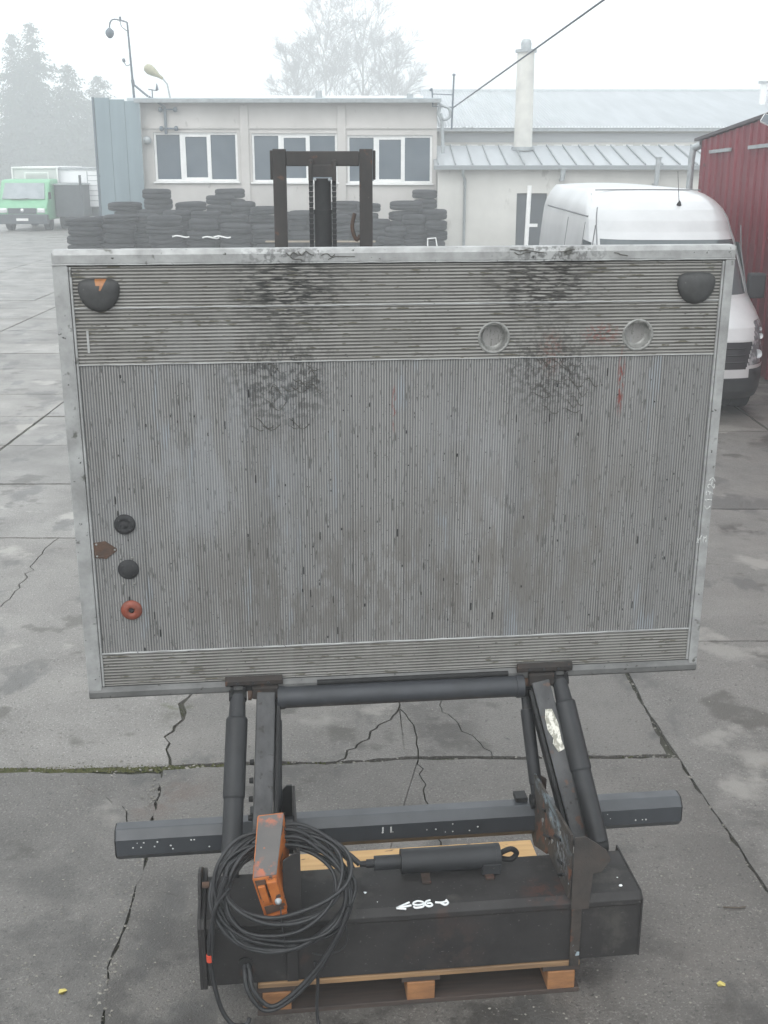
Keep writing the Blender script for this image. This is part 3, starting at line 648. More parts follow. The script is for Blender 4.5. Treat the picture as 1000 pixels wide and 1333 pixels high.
# underrun bar, octagonal
mb = MB()
prof = [(-.20, .372), (-.20, .440), (-.172, .474), (-.12, .474), (-.092, .440), (-.092, .372), (-.12, .338), (-.172, .338)]
mb.px(prof, -1.152, 1.150)
bar = mb.build('underrun_bar', m_bar, lift, bevel=.004)
for x, rz in ((-1.153, 0), (1.151, 0)):
    mb = MB(); mb.px([(y * .97 - .004, (z - .406) * .95 + .406) for y, z in prof], x - .004, x + .004); mb.build('end_cap', m_black, bar, bevel=.002)
mb = MB()
for x in (-.095, -.062): mb.span((x - .003, -.2035, .405), (x + .003, -.2015, .430))
mb.build('marker_writing', m_mark2, bar)
for k in range(26):
    x = rnd.choice([rnd.uniform(-1.1, -.75), rnd.uniform(.8, 1.1), rnd.uniform(-.2, .4)]); mb = MB(); z = rnd.choice((.390, .405, .425)); r_ = rnd.choice((.002, .003, .0035))
    mb.lathe((x, -.2003, z), (0, -1, 0), [(0, .001), (r_, .0008), (r_ * 1.1, 0)], 8); mb.build('paint_drip', m_mark2, bar)
for x in (-.60, .485):
    mb = MB(); mb.span((x - .025, -.15, .474), (x + .025, -.09, .495)); mb.build('clamp', m_black, bar, bevel=.003)
# steel housing on the pallet
mb = MB(); YF = -.717
hp = [(YF, .146), (YF, .368), (YF - .004, .372), (YF - .004, .392), (YF + .022, .412), (-.435, .412), (-.430, .405), (-.430, .146)]
mb.px(hp, -.785, .812)
hous = mb.build('steel_housing', m_steelb, lift, bevel=.004)
mb = MB()
mb.px([(YF - .014, .144), (YF - .016, .40), (YF + .002, .43), (YF + .09, .445), (YF + .11, .50), (YF + .15, .52), (-.50, .50), (-.40, .43), (-.395, .144)], -.812, -.800)
mb.px([(YF - .014, .144), (YF - .016, .40), (YF + .002, .425), (-.40, .43), (-.395, .144)], -.800, -.786)
hend = mb.build('end_plate', m_steelb, hous, bevel=.002)
mb = MB(); mb.cyl((-.796, -.60, .49), (-.77, -.60, .49), .012, n=8); mb.build('bolt', m_rust, hous)
mb = MB(); mb.px([(YF - .005, .146), (YF - .007, .395), (YF + .022, .415), (-.40, .415), (-.397, .146)], .808, .815); mb.build('end_flange', m_steelb, hous, bevel=.002)
strokes([[(.028, -.672), (.012, -.678), (.006, -.692), (.016, -.706), (.030, -.702), (.028, -.690), (.012, -.690)],
         [(.044, -.686), (.066, -.690), (.086, -.684)], [(.086, -.676), (.090, -.694), (.078, -.704), (.064, -.692)]], lambda x, y: (x, y, .4128), .0042, 'marker_writing', m_mark, hous)
strokes([[(-.100, -.704), (-.050, -.676)], [(-.100, -.704), (-.045, -.694)], [(-.100, -.704), (-.066, -.713)],
         [(-.035, -.68), (-.02, -.672), (-.002, -.678), (.0, -.690), (-.018, -.695), (-.036, -.690), (-.035, -.68)], [(-.037, -.702), (-.03, -.710), (-.004, -.706), (.0, -.694)]],
        lambda x, y: (x, y, .4128), .0040, 'marker_writing', m_mark, hous)
for x, y, r in ((-.205, -.60, .007), (-.165, -.66, .003), (.745, -.66, .008), (.75, -.61, .004), (.70, -.55, .004), (.73, -.52, .004)):
    mb = MB(); blob(mb, x, y, .412, r, .7, 6); mb.build('paint_drip', m_mark, hous)
mb = MB(); mb.cyl((-.648, YF - .006, .235), (-.648, YF + .03, .235), .026, n=20); mb.build('cable_gland', m_black, hous)
# small cylinder on brackets
mb = MB()
cy, cz = -.50, .468
mb.cyl((-.055, cy, cz), (.315, cy, cz), .046, n=32); mb.cyl((-.16, cy, cz), (-.055, cy, cz), .027, n=20)
mb.cyl((-.06, cy, cz), (-.05, cy, cz), .047, n=32); mb.cyl((.30, cy, cz), (.318, cy, cz), .047, n=32)
sc = mb.build('small_cylinder', m_cyl, lift, bevel=.002)
mb = MB(); mb.cyl((-.19, cy, cz), (-.16, cy, cz), .016, n=6); mb.cyl((-.215, cy, cz), (-.19, cy, cz), .011, n=12); mb.build('hose_fitting', m_steel, sc)
for x in (.03, .27):
    mb = MB(); mb.span((x - .017, -.575, .4125), (x + .017, -.53, .424)); mb.beam((x, -.55, .415), (x, -.515, .43), .034, .01); mb.build('bracket_foot', m_plater, sc, bevel=.003)
mb = MB(); mb.span((.245, -.552, .42), (.315, -.535, .462)); mb.build('bracket_plate', m_steel, sc, bevel=.002)
mb = MB(); mb.tube(cr([(.318, cy, cz + .005), (.36, cy - .005, cz + .028), (.385, cy, cz + .005), (.365, cy, cz - .02), (.325, cy, cz - .012)], 6, True), .0105, 10); mb.build('shackle', m_black, sc)
# hoses that run from the coil to the fitting
mb = MB(); mb.tube(cr([(-.215, cy, cz), (-.27, -.46, .50), (-.34, -.40, .50), (-.40, -.36, .47)], 8), .011, 10); mb.build('hose', m_cable, lift)
# mounting plates
def mplate(x, sx, prof, mA, mB):
    mb = MB(); mb.px(prof, x - .005, x + .005); o = mb.build('mounting_plate', mA, lift, bevel=.0015)
    return o
pr = mplate(.535, 1, [(-.145, .605), (-.71, .675), (-.716, .655), (-.716, .413), (-.42, .413), (-.396, .39), (-.20, .30), (-.145, .33)], m_plate, None)
mb = MB(); mb.py([(.541, .605), (.585, .575), (.585, .50), (.541, .46)], -.150, -.141); mb.build('rear_flange', m_plater, pr)
mb = MB(); mb.py([(.541, .672), (.580, .676), (.622, .645), (.660, .614), (.680, .575), (.648, .525), (.616, .52), (.608, .40), (.608, .372), (.541, .372)], -.729, -.7225); mb.build('front_flange', m_plateg, pr, bevel=.0015)
mb = MB(); mb.span((.545, -.727, .125), (.582, -.7225, .371)); mb.build('foot_strap', m_plate, pr, bevel=.001)
for (y, z, L, t) in ((-.55, .56, .10, .55), (-.40, .47, .11, .6), (-.60, .49, .06, .5), (-.34, .55, .05, .6), (-.62, .45, .09, .8)):
    mb = MB(); c, s_ = cos(t), sin(t); mb.tube([(.529, y - L / 2 * c, z + L / 2 * s_ * .7), (.529, y + L / 2 * c, z - L / 2 * s_ * .7)], .0065, 8); mb.build('slot', m_black, pr)
for (y, z) in ((-.45, .58), (-.48, .50), (-.33, .50), (-.58, .60)):
    mb = MB(); mb.cyl((.530, y, z), (.525, y, z), .009, n=10); mb.build('bolt', m_cup, pr)
pl = mplate(-.448, -1, [(-.145, .610), (-.30, .60), (-.52, .60), (-.71, .675), (-.716, .655), (-.716, .413), (-.42, .413), (-.396, .39), (-.20, .30), (-.145, .33)], m_steelb, None)
mb = MB(); mb.py([(-.454, .612), (-.475, .612), (-.500, .585), (-.500, .30), (-.454, .30)], -.150, -.141); mb.build('rear_flange', m_black, pl)
mb = MB(); mb.py([(-.443, .682), (-.465, .682), (-.505, .655), (-.508, .372), (-.443, .372)], -.729, -.7225); mb.build('front_flange', m_steelb, pl, bevel=.0015)
mb = MB(); mb.span((-.50, -.727, .15), (-.46, -.7225, .371)); mb.build('foot_strap', m_steelb, pl, bevel=.001)

def L2W(p):
    x, y, z = p; return Vector((LO[0] + x * cos(LY) - y * sin(LY), LO[1] + x * sin(LY) + y * cos(LY), z))
# ------------------------------------------------ orange control box
cb = empty('control_box', L2W((-.54, -.68, .43)), 'worn orange control box with grey scuffed face hanging inside the black cable coil', 'control box', rz=LY)
def CB(p): return Vector((p[0] + .54, p[1] + .68, p[2] - .43))
FT = [CB((-.614, -.752, .603)), CB((-.528, -.752, .612))]; FB = [CB((-.574, -.735, .427)), CB((-.492, -.735, .455))]
BT = [CB((-.590, -.60, .765)), CB((-.493, -.60, .772))]; BB = [CB((-.560, -.585, .58)), CB((-.478, -.585, .60))]
mb = MB(); V = [mb.bm.verts.new(p) for p in (FB[0], FB[1], FT[1], FT[0], BB[0], BB[1], BT[1], BT[0])]
for q in ((0, 1, 2, 3), (5, 4, 7, 6), (3, 2, 6, 7), (1, 0, 4, 5), (0, 3, 7, 4), (2, 1, 5, 6)): mb.bm.faces.new([V[k] for k in q])
mb.build('housing', m_orange, cb, bevel=.006)
def quad(P, u, v, o):   # P: four corners (a,b,c,d); point at u,v, lifted o along the normal
    a, b, c, d = P; p = a.lerp(b, u).lerp(d.lerp(c, u), v); n = (b - a).cross(d - a).normalized(); return p + n * o
def plate(P, u0, u1, v0, v1, o0, o1, name, mat, bev=.0015):
    mb = MB(); V = [mb.bm.verts.new(quad(P, u, v, o)) for o in (o0, o1) for u, v in ((u0, v0), (u1, v0), (u1, v1), (u0, v1))]
    for q in ((0, 3, 2, 1), (4, 5, 6, 7), (0, 1, 5, 4), (1, 2, 6, 5), (2, 3, 7, 6), (3, 0, 4, 7)): mb.bm.faces.new([V[k] for k in q])
    return mb.build(name, mat, cb, bevel=bev)
TP = (FT[0], FT[1], BT[1], BT[0]); EP = (FB[0], FB[1], FT[1], FT[0])
plate(TP, .07, 1.0, .02, .97, .0005, .0065, 'face_plate', m_face)
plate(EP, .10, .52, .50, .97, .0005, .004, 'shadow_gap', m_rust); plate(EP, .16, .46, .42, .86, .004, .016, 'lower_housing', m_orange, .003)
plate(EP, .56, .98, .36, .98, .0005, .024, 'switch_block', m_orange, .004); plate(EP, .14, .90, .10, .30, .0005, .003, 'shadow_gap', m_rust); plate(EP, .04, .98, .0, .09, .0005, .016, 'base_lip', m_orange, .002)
mb = MB(); mb.lathe(quad(EP, .80, .46, .022), (EP[1] - EP[0]).cross(EP[3] - EP[0]), [(0, .016), (.006, .016), (.008, .010), (.012, .008), (.013, 0)], 16); mb.build('cable_gland', m_galv, cb)
# ------------------------------------------------ cable coil
coil = empty('cable_coil', L2W((-.50, -.66, .42)), 'black cable coil draped over the left mounting plate and orange box', 'cable', rz=LY)
def CL(p): return (p[0] + .50, p[1] + .66, p[2] - .42)
def loop(cx, cz, rx, rz_, yb, yf, seed, tilt=0, r=.0072, n=14):
    rr = random.Random(seed); pts = []
    for k in range(n):
        t = 2 * pi * k / n; a = 1 + rr.uniform(-.055, .055)
        x = cx + rx * cos(t) * a; z = cz + rz_ * sin(t) * a + tilt * cos(t) * .1
        s = (sin(t) + 1) / 2                      # 1 on top, 0 at the bottom
        y = yf + (yb - yf) * s ** 1.2 + rr.uniform(-.006, .006)
        pts.append(CL((x, y, z)))
    mb = MB(); mb.tube(cr(pts, 6, True), r, 8, True); return mb.build('cable_loop', m_cable, coil)
loop(-.505, .535, .245, .185, -.60, -.775, 1, .02)
loop(-.500, .520, .240, .175, -.59, -.785, 2, -.05)
loop(-.510, .505, .243, .165, -.61, -.79, 3, .05)
loop(-.495, .525, .215, .150, -.62, -.80, 4, -.1)
loop(-.490, .560, .225, .110, -.60, -.78, 5, .2)
loop(-.505, .485, .232, .140, -.60, -.795, 6, .1)
loop(-.515, .550, .200, .095, -.61, -.80, 7, -.2)
loop(-.485, .575, .230, .100, -.59, -.79, 8, .3)
loop(-.520, .515, .238, .180, -.60, -.80, 9, .15)
loop(-.490, .495, .225, .155, -.62, -.77, 10, -.2)
loop(-.500, .545, .205, .130, -.60, -.81, 11, .4, .006)
mb = MB(); mb.tube(cr([CL(p) for p in ((-.70, -.75, .62), (-.735, -.755, .52), (-.765, -.76, .40), (-.772, -.76, .30), (-.758, -.77, .18), (-.736, -.78, .09), (-.70, -.79, .035), (-.655, -.79, .030), (-.64, -.78, .05))], 8), .0085, 8)
mb.tube(cr([CL(p) for p in ((-.69, -.755, .58), (-.745, -.762, .50), (-.758, -.764, .38), (-.762, -.764, .29))], 8), .0065, 8)
hang = mb.build('hanging_cable', m_cable, coil)
mb = MB(); mb.cyl(CL((-.7725, -.761, .315)), CL((-.772, -.761, .288)), .0115, n=12); mb.build('red_tape', m_tape, hang)
mb = MB()
for d in (0, .017):
    mb.tube(cr([CL(p) for p in ((-.648 + d * .3, -.70, .235), (-.652 + d, -.74, .215 + d * .3), (-.640 + d, -.775, .155 + d * .6), (-.585 + d, -.79, .085 + d), (-.50, -.79, .115 + d), (-.40, -.785, .22 + d), (-.315, -.78, .37 + d * .5), (-.275, -.765, .48))], 8), .0085, 8)
mb.build('cable_tail', m_cable, coil)
mb = MB(); mb.tube(cr([CL(p) for p in ((-.40, -.77, .26), (-.392, -.775, .18), (-.398, -.78, .08), (-.394, -.79, .012), (-.38, -.84, .01))], 8), .006, 8); mb.build('cable_tail', m_cable, coil)
mb = MB(); mb.tube(cr([CL(p) for p in ((-.30, -.77, .46), (-.285, -.775, .36), (-.305, -.775, .31), (-.36, -.775, .29), (-.41, -.773, .30))], 8), .0028, 6)
mb.tube(cr([CL(p) for p in ((-.517, -.775, .50), (-.515, -.80, .44), (-.505, -.80, .37), (-.495, -.79, .32))], 6), .003, 6); mb.build('thin_wire', m_cable, coil)
mb = MB(); mb.tube(cr([CL(p) for p in ((-.40, -.60, .68), (-.36, -.55, .60), (-.32, -.50, .54), (-.27, -.47, .50), (-.24, -.48, .44))], 8), .009, 8)
mb.tube(cr([CL(p) for p in ((-.43, -.58, .60), (-.37, -.54, .57), (-.30, -.50, .53), (-.26, -.45, .46))], 8), .007, 8); mb.build('cable_tail', m_cable, coil)

# ------------------------------------------------ pallet
pal = empty('wooden_pallet', LO, 'new pine pallet under the black steel housing of the tail lift', 'pallet', rz=LY)
X0, X1 = -.612, .592
# deck boards run left-right
for k, (y0, y1) in enumerate(((-.722, -.58), (-.54, -.44), (-.40, -.26), (-.21, -.11), (-.06, .082))):
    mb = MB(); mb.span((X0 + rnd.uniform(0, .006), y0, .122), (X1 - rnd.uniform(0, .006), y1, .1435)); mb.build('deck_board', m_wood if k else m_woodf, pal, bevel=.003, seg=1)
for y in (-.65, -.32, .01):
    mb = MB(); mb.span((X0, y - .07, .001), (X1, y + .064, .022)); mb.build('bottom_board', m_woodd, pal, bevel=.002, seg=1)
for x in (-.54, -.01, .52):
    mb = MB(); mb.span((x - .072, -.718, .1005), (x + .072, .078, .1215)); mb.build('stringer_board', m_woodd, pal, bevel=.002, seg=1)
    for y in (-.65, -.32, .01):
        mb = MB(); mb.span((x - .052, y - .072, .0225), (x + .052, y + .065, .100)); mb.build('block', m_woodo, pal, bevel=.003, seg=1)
mb = MB(); mb.span((X0, -.728, .001), (X1, -.722 - .0, .012)); 
mb.bm.free()

# ================================================================== FORKLIFT behind the platform
fk = empty('forklift', (-.447, 8.8, 0), 'forklift parked behind the platform with its dark brown mast rising above it', 'forklift')
zt = 3.075
for x in (-.315, .315):
    mb = MB(); mb.span((x - .048, -.05, .12), (x + .048, .0, zt)); mb.span((x - .048, .0, .12), (x - .03, .07, zt)); mb.build('mast_post', m_mast, fk, bevel=.006)
    mb = MB(); sx = -1 if x < 0 else 1; mb.span((x + sx * .050, -.02, 2.86), (x + sx * .070, .06, 3.065)); mb.build('post_end_plate', m_mast, fk, bevel=.004)
    mb = MB(); mb.span((x * .78 - .03, .02, .05), (x * .78 + .03, .09, 1.9)); mb.build('inner_channel', m_mast, fk, bevel=.004)
mb = MB(); mb.span((-.266, -.045, 2.955), (.266, .03, 3.06)); mb.build('top_crossbar', m_mast, fk, bevel=.008)
mb = MB(); mb.cyl((0, -.07, .3), (0, -.07, 2.62), .064, n=24); mb.cyl((0, -.07, 2.62), (0, -.07, 2.65), .070, n=24); mb.cyl((0, -.07, 2.45), (0, -.07, 2.87), .060, n=24); mb.build('lift_ram', m_black, fk)
mb = MB(); mb.span((-.095, -.12, 2.88), (.095, -.03, 2.965)); mb.span((-.100, -.13, 2.85), (-.07, -.06, 3.0)); mb.span((.07, -.13, 2.85), (.100, -.06, 3.0)); mb.build('ram_head', m_mast, fk, bevel=.006)
for x in (-.084, .084):
    o = empty  # chain made of link plates
    mb = MB(); z = .5
    while z < 2.86:
        mb.span((x - .014, -.105, z), (x + .014, -.085, z + .03)); mb.span((x - .016, -.100, z + .016), (x + .016, -.090, z + .036)); z += .038
    mb.build('lift_chain', m_black, fk)
    mb = MB(); mb.lathe((x * .62, -.135, 2.862), (0, -1, 0), [(0, .008), (.009, .008), (.011, 0)], 10); mb.build('anchor_bolt', m_galv, fk)
mb = MB(); mb.span((-.48, -.17, .45), (.48, -.12, .57)); mb.span((-.48, -.17, .75), (.48, -.12, .85)); mb.span((-.46, -.165, .57), (-.40, -.125, .75)); mb.span((.40, -.165, .57), (.46, -.125, .75)); mb.build('fork_carriage', m_mast, fk, bevel=.006)
for x in (-.28, .28):
    mb = MB(); mb.span((x - .05, -.21, .09), (x + .05, -.172, .84)); mb.span((x - .05, -1.25, .06), (x + .05, -.19, .10)); mb.build('fork', m_mast, fk, bevel=.006)
mb = MB(); mb.px([(.20, .30), (.20, .95), (.55, 1.0), (.75, .75), (1.15, .75), (1.25, 1.25), (2.1, 1.2), (2.25, .9), (2.25, .35)], -.48, .48); mb.build('chassis', m_ylw, fk, bevel=.04)
mb = MB()
for x in (-.42, .42):
    mb.beam((x, .45, .98), (x, .62, 2.02), .05, .05); mb.beam((x, 1.75, 1.2), (x, 1.6, 2.02), .05, .05)
mb.span((-.46, .58, 2.021), (.46, .63, 2.07)); mb.span((-.46, 1.58, 2.021), (.46, 1.63, 2.07))
for k in range(7): mb.span((-.40 + k * .13, .63, 2.03), (-.37 + k * .13, 1.58, 2.06))
mb.build('overhead_guard', m_black, fk, bevel=.005)
mb = MB(); mb.span((-.22, .95, .76), (.22, 1.2, .90)); mb.beam((0, 1.22, .9), (0, 1.32, 1.35), .4, .1); mb.build('seat', m_rubb, fk, bevel=.03)
for x, y, r in ((-.47, .45, .30), (.47, .45, .30), (-.42, 1.85, .25), (.42, 1.85, .25)):
    mb = MB(); mb.cyl((x - .09, y, r), (x + .09, y, r), r, n=28); mb.cyl((x - .095, y, r), (x + .095, y, r), r * .5, n=20); mb.build('wheel', m_tyre, fk, bevel=.02)
mb = MB(); mb.tube(cr([(.23, .03, 2.62), (.21, .02, 2.52), (.24, .02, 2.43), (.27, .03, 2.46)], 6), .014, 8); mb.build('hose', m_rust, fk)
mb = MB(); mb.span((-1.6, -.10, 0), (1.6, .10, .04))
mb.build('wooden_plank', m_woodg, None, loc=(-1.85, 34.4, .70), bevel=.01, label='pale plank lying across the tyres behind the forklift mast', category='plank')

# ================================================================== VAN
VX = 3.63
van = empty('white_van', (VX, 13.5, 0), 'white high-roof panel van with black bumper parked beside the red shed', 'van')
HW = 1.0
def hw(z): return HW * (1 - .02 * max(0, (.9 - z) / .9) - .13 * max(0, min(1, (z - 1.25) / 1.4)) ** 1.5 - (.16 * max(0, (z - 2.2) / .42) ** 2.2))
prof_y = [(.25, .12), (.35, .03), (.5, 0), (.68, .02), (.95, .10), (1.08, .20), (1.2, .42), (1.30, .66), (1.36, .80), (1.45, .89), (2.02, 1.42), (2.12, 1.55), (2.25, 1.66), (2.38, 1.84), (2.48, 2.08), (2.55, 2.40), (2.60, 2.9)]
def yp(z):
    for (z0, y0), (z1, y1) in zip(prof_y, prof_y[1:]):
        if z <= z1: t = (z - z0) / (z1 - z0); t = max(0, t); return y0 + (y1 - y0) * t
    return prof_y[-1][1]
def front(u, z, off=0):
    w_ = hw(z); x = u * w_; curve = .10 * u * u + .42 * abs(u) ** 7
    y = yp(z) + curve
    return Vector((x, y - off, z))
NU, NZ = 140, 280
def region(u, z):
    a = abs(u)
    if z < .52 + (.10 if a > .72 else 0): return 'bumper'
    if 1.40 < z < 2.03 and a < .90: return 'screen'
    ha = .70 + (z - .68) * .30
    if .66 < z < .70 + 1.9 * (a - .72) + .22 and a > ha and a < .97 and z < 1.14: return 'lamp'
    if .62 < z < .93 and a < ha - .01: return 'grille'
    return 'body'
grid = {}
zs = [.25 + (2.60 - .25) * j / NZ for j in range(NZ + 1)]; us = [-1 + 2 * i / NU for i in range(NU + 1)]
parts = {}
for j in range(NZ):
    for i in range(NU):
        r_ = region((us[i] + us[i + 1]) / 2, (zs[j] + zs[j + 1]) / 2)
        parts.setdefault(r_, []).append((i, j))
def surf(cells, name, mat, off):
    mb = MB(); V = {}
    def g(i, j):
        if (i, j) not in V: V[(i, j)] = mb.bm.verts.new(front(us[i], zs[j], off))
        return V[(i, j)]
    for i, j in cells:
        f = mb.bm.faces.new((g(i, j), g(i + 1, j), g(i + 1, j + 1), g(i, j + 1))); f.smooth = True
    return mb
mb = surf(parts['body'], 'body', m_vanw, 0)
# sides and roof back to the tail
YB = 6.65
for sx in (-1, 1):
    rows = []
    for j in range(0, NZ + 1, 4):
        z = zs[j]; f0 = front(sx, z); rows.append([f0] + [Vector((sx * hw(z), f0.y + (YB - f0.y) * k / 10, z)) for k in range(1, 11)])
    for A, B in zip(rows, rows[1:]):
        for k in range(10):
            q = [mb.bm.verts.new(p) for p in (A[k], A[k + 1], B[k + 1], B[k])]; mb.bm.faces.new(q).smooth = True
roof = []
for i in range(NU + 1):
    f0 = front(us[i], 2.60); roof.append([f0] + [Vector((us[i] * hw(2.6), f0.y + (YB - f0.y) * k / 10, 2.60 + .03 * (1 - us[i] ** 2) * min(1, k / 2))) for k in range(1, 11)])
for A, B in zip(roof, roof[1:]):
    for k in range(10): mb.bm.faces.new([mb.bm.verts.new(p) for p in (A[k], A[k + 1], B[k + 1], B[k])]).smooth = True
mb.face([(-hw(z), YB, z) for z in (.3, 1, 1.5, 2, 2.3, 2.5, 2.6)] + [(hw(z), YB, z) for z in (2.6, 2.5, 2.3, 2, 1.5, 1, .3)])
bmesh.ops.remove_doubles(mb.bm, verts=mb.bm.verts[:], dist=.0005)
vb = mb.build('body', m_vanw, van)
surf(parts['bumper'], '', None, .0).build('bumper', m_vanb, van); surf(parts['screen'], '', None, -.006).build('windscreen', m_wind, van)
surf(parts['grille'], '', None, -.012).build('grille', m_grille, van)
for sx in (-1, 1):
    o = surf([c for c in parts['lamp'] if us[c[0]] * sx > 0], '', None, 0).build('headlight', m_lamp, van)
    for z, u, r in ((.78, .84, .055), (.97, .90, .035), (1.04, .93, .022)):
        p = front(sx * u, z, .006); mb = MB(); mb.lathe(p, (0, -1, .2), [(0, -.01), (r * .5, -.004), (r * .9, .004), (r, .006)], 16); mb.build('reflector', m_lampr, o)
for z in (.70, .78, .86):
    mb = MB(); mb.tube([front(-.66 + 1.32 * k / 16, z, .004) for k in range(17)], .009, 6); mb.build('grille_slat', m_vanb, van)
mb = MB(); p0 = front(0, .78, .0); mb.lathe(p0, (0, -1, .1), [(0, .02), (.06, .018), (.075, .005)], 24); mb.build('badge_disc', m_refl, van)
mb = MB(); c = front(0, .42, .02); mb.span((-.26, c.y - .006, .36), (.26, c.y + .006, .47)); mb.build('number_plate', m_white, van)
mb = MB(); mb.beam(front(-.2, 1.41, .012), front(-.75, 1.50, .015), .012, .012); mb.beam(front(.35, 1.41, .012), front(-.15, 1.49, .015), .012, .012); mb.build('wiper', m_black, van)
for sx in (-1, 1):
    f0 = hw(1.7)
    mb = MB(); x = sx * (hw(1.7) + .006)
    mb.prism([(1.35, 1.36), (2.35, 1.36), (2.35, 1.98), (1.75, 1.98)], lambda a, b: (sx * (hw(b) + .004), a, b), lambda a, b: (sx * (hw(b) + .010), a, b)); mb.build('side_window', m_wind, van)
    mb = MB(); mb.span((sx * .93, 1.42, 1.40), (sx * 1.10, 1.50, 1.44)); mb.build('mirror_arm', m_vanb, van)
    mb = MB(); mb.span((sx * 1.02, 1.40, 1.30), (sx * 1.24, 1.52, 1.62)); mb.build('mirror', m_vanb, van, bevel=.03)
    for (z, y0, y1) in ((2.28, 2.3, 6.2), (1.55, 2.5, 6.2), (.75, 1.2, 6.2)):
        mb = MB(); mb.tube([(sx * (hw(z) + .001), y0 + (y1 - y0) * k / 6, z) for k in range(7)], .012, 6); mb.build('side_crease', m_gap, van)  # grey beads put the shade of the pressed creases into colour
    for y in (1.45, 2.42, 3.9):
        mb = MB(); mb.tube([(sx * (hw(z) + .001), y + (0 if z < 1.9 or y > 1.5 else .2), z) for z in (.5, 1, 1.5, 1.9, 2.2)], .008, 6); mb.build('door_gap', m_gap, van)
    for y in (.95 + .0, 4.9):
        mb = MB(); x0 = sx * .70; x1 = sx * .93; mb.cyl((x0, y, .345), (x1, y, .345), .345, n=36); w_ = mb.build('wheel', m_tyre, van, bevel=.03)
        mb = MB(); mb.cyl((sx * .90, y, .345), (sx * .937, y, .345), .20, n=24); mb.build('rim', m_galv, w_, bevel=.01)
mb = MB(); a0 = Vector((.20, 1.98, 2.43)); mb.lathe(a0, (0, -.5, 1), [(.035, -.02), (.03, .02), (.012, .06), (.004, .07)], 12); mb.cyl(a0 + Vector((0, 0, .04)), a0 + Vector((-.02, .10, .43)), .005, .003, n=6); mb.build('roof_aerial', m_black, van)
mb = MB(); mb.span((-.80, .9, .25), (.80, YB - .1, .45)); mb.build('underbody', m_black, van)
mb = MB(); mb.tube([Vector((u * hw(2.6) * .99, 2.95, 2.602 + .03 * (1 - u * u) * .2)) for u in [-1 + k / 8 for k in range(17)]], .008, 6); mb.build('roof_joint', m_gap, van)
for sx in (-1, 1):
    mb = MB(); mb.tube([front(sx * .93, z, .001) for z in [1.42 + .075 * k for k in range(14)]], .010, 6); mb.build('pillar_trim', m_gap, van)

# ================================================================== RED SHED
shed = empty('red_metal_shed', (5.25, 20, 0), 'dark red ribbed sheet metal shed at the right edge behind the van', 'shed')
dirv = Vector((.043, -1, 0)).normalized()
def sw(t, z, o=0): return Vector((dirv.x * t - o, dirv.y * t, z))
LS = 14.0
def topz(t): return 3.30 + .088 * t if t < 8 else 3.30 + .088 * 8
t = 0; k = 0
while t < LS:     # each sheet of the wall, two ribs per sheet
    mb = MB(); t1 = t + .90
    pts = []
    for r_ in range(3):
        a = t + r_ * .30; pts += [(a, 0), (a + .20, 0), (a + .225, .028), (a + .275, .028)]
    pts.append((t1, 0))
    for (a, o0), (b, o1) in zip(pts, pts[1:]):
        mb.face([sw(a, 0.03, o0), sw(b, 0.03, o1), sw(b, topz(b), o1), sw(a, topz(a), o0)])
    mb.build('wall_sheet', m_red, shed, recalc=False); t = t1; k += 1
mb = MB(); mb.face([sw(0, 0, 0), sw(0, 0, 0) + Vector((7, 0, 0)), sw(0, 3.9) + Vector((7, 0, 0)), sw(0, 3.3)]); mb.face([sw(LS, 0), sw(LS, 0) + Vector((7, 0, 0)), sw(LS, 4.5) + Vector((7, 0, 0)), sw(LS, topz(LS))])
mb.build('end_wall', m_red, shed)
mb = MB()
pts = [(-.25, topz(0) - .02), (8, topz(8)), (LS + .3, topz(8))]
for (a, z0), (b, z1) in zip(pts, pts[1:]):
    A = sw(a, z0 + .01, .05); B = sw(b, z1 + .01, .05); C_ = B + Vector((7.3, 0, .5)); D = A + Vector((7.3, 0, .5)); up = Vector((0, 0, .05))
    mb.face([A, B, C_, D]); mb.face([A + up, B + up, C_ + up, D + up]); mb.face([A, B, B + up, A + up]); mb.face([A, D, D + up, A + up])
mb.build('roof', M('shed_roof_edge', (.05, .04, .045), rough=.6), shed)
mb = MB(); q = Vector((-.10, .10, 0)); mb.tube([q + Vector((0, 0, 3.2)), q + Vector((-.02, 0, 3.0)), q + Vector((-.03, 0, 1.6)), q + Vector((-.03, 0, .1))], .055, 10); mb.tube([q + Vector((0, 0, 3.18)), q + Vector((.1, -.1, 3.24))], .06, 10); mb.build('drainpipe', m_galv, shed)
mb = MB(); mb.beam(sw(.6, 3.12, .04), sw(1.6, 3.15, .04), .03, .05); mb.beam(sw(2.4, 3.17, .04), sw(4.2, 3.22, .04), .03, .05); mb.build('light_rail', m_galv, shed)
fl = empty('floodlight', (5.27, 16.75, 3.52), 'small white floodlight on the roof edge of the red shed', 'floodlight')
mb = MB(); mb.span((-.075, -.03, -.06), (.075, .03, .07), ); hf = mb.build('lamp_head', m_white, fl, bevel=.02); hf.rotation_euler = (R(-20), R(25), R(-30))
mb = MB(); mb.beam((0, 0, -.03), (.16, 0, -.10), .03, .02); mb.build('bracket', m_galv, fl)
mb = MB(); mb.span((-.06, -.036, -.05), (.06, -.0315, .058)); mb.build('lens', m_glass, hf)

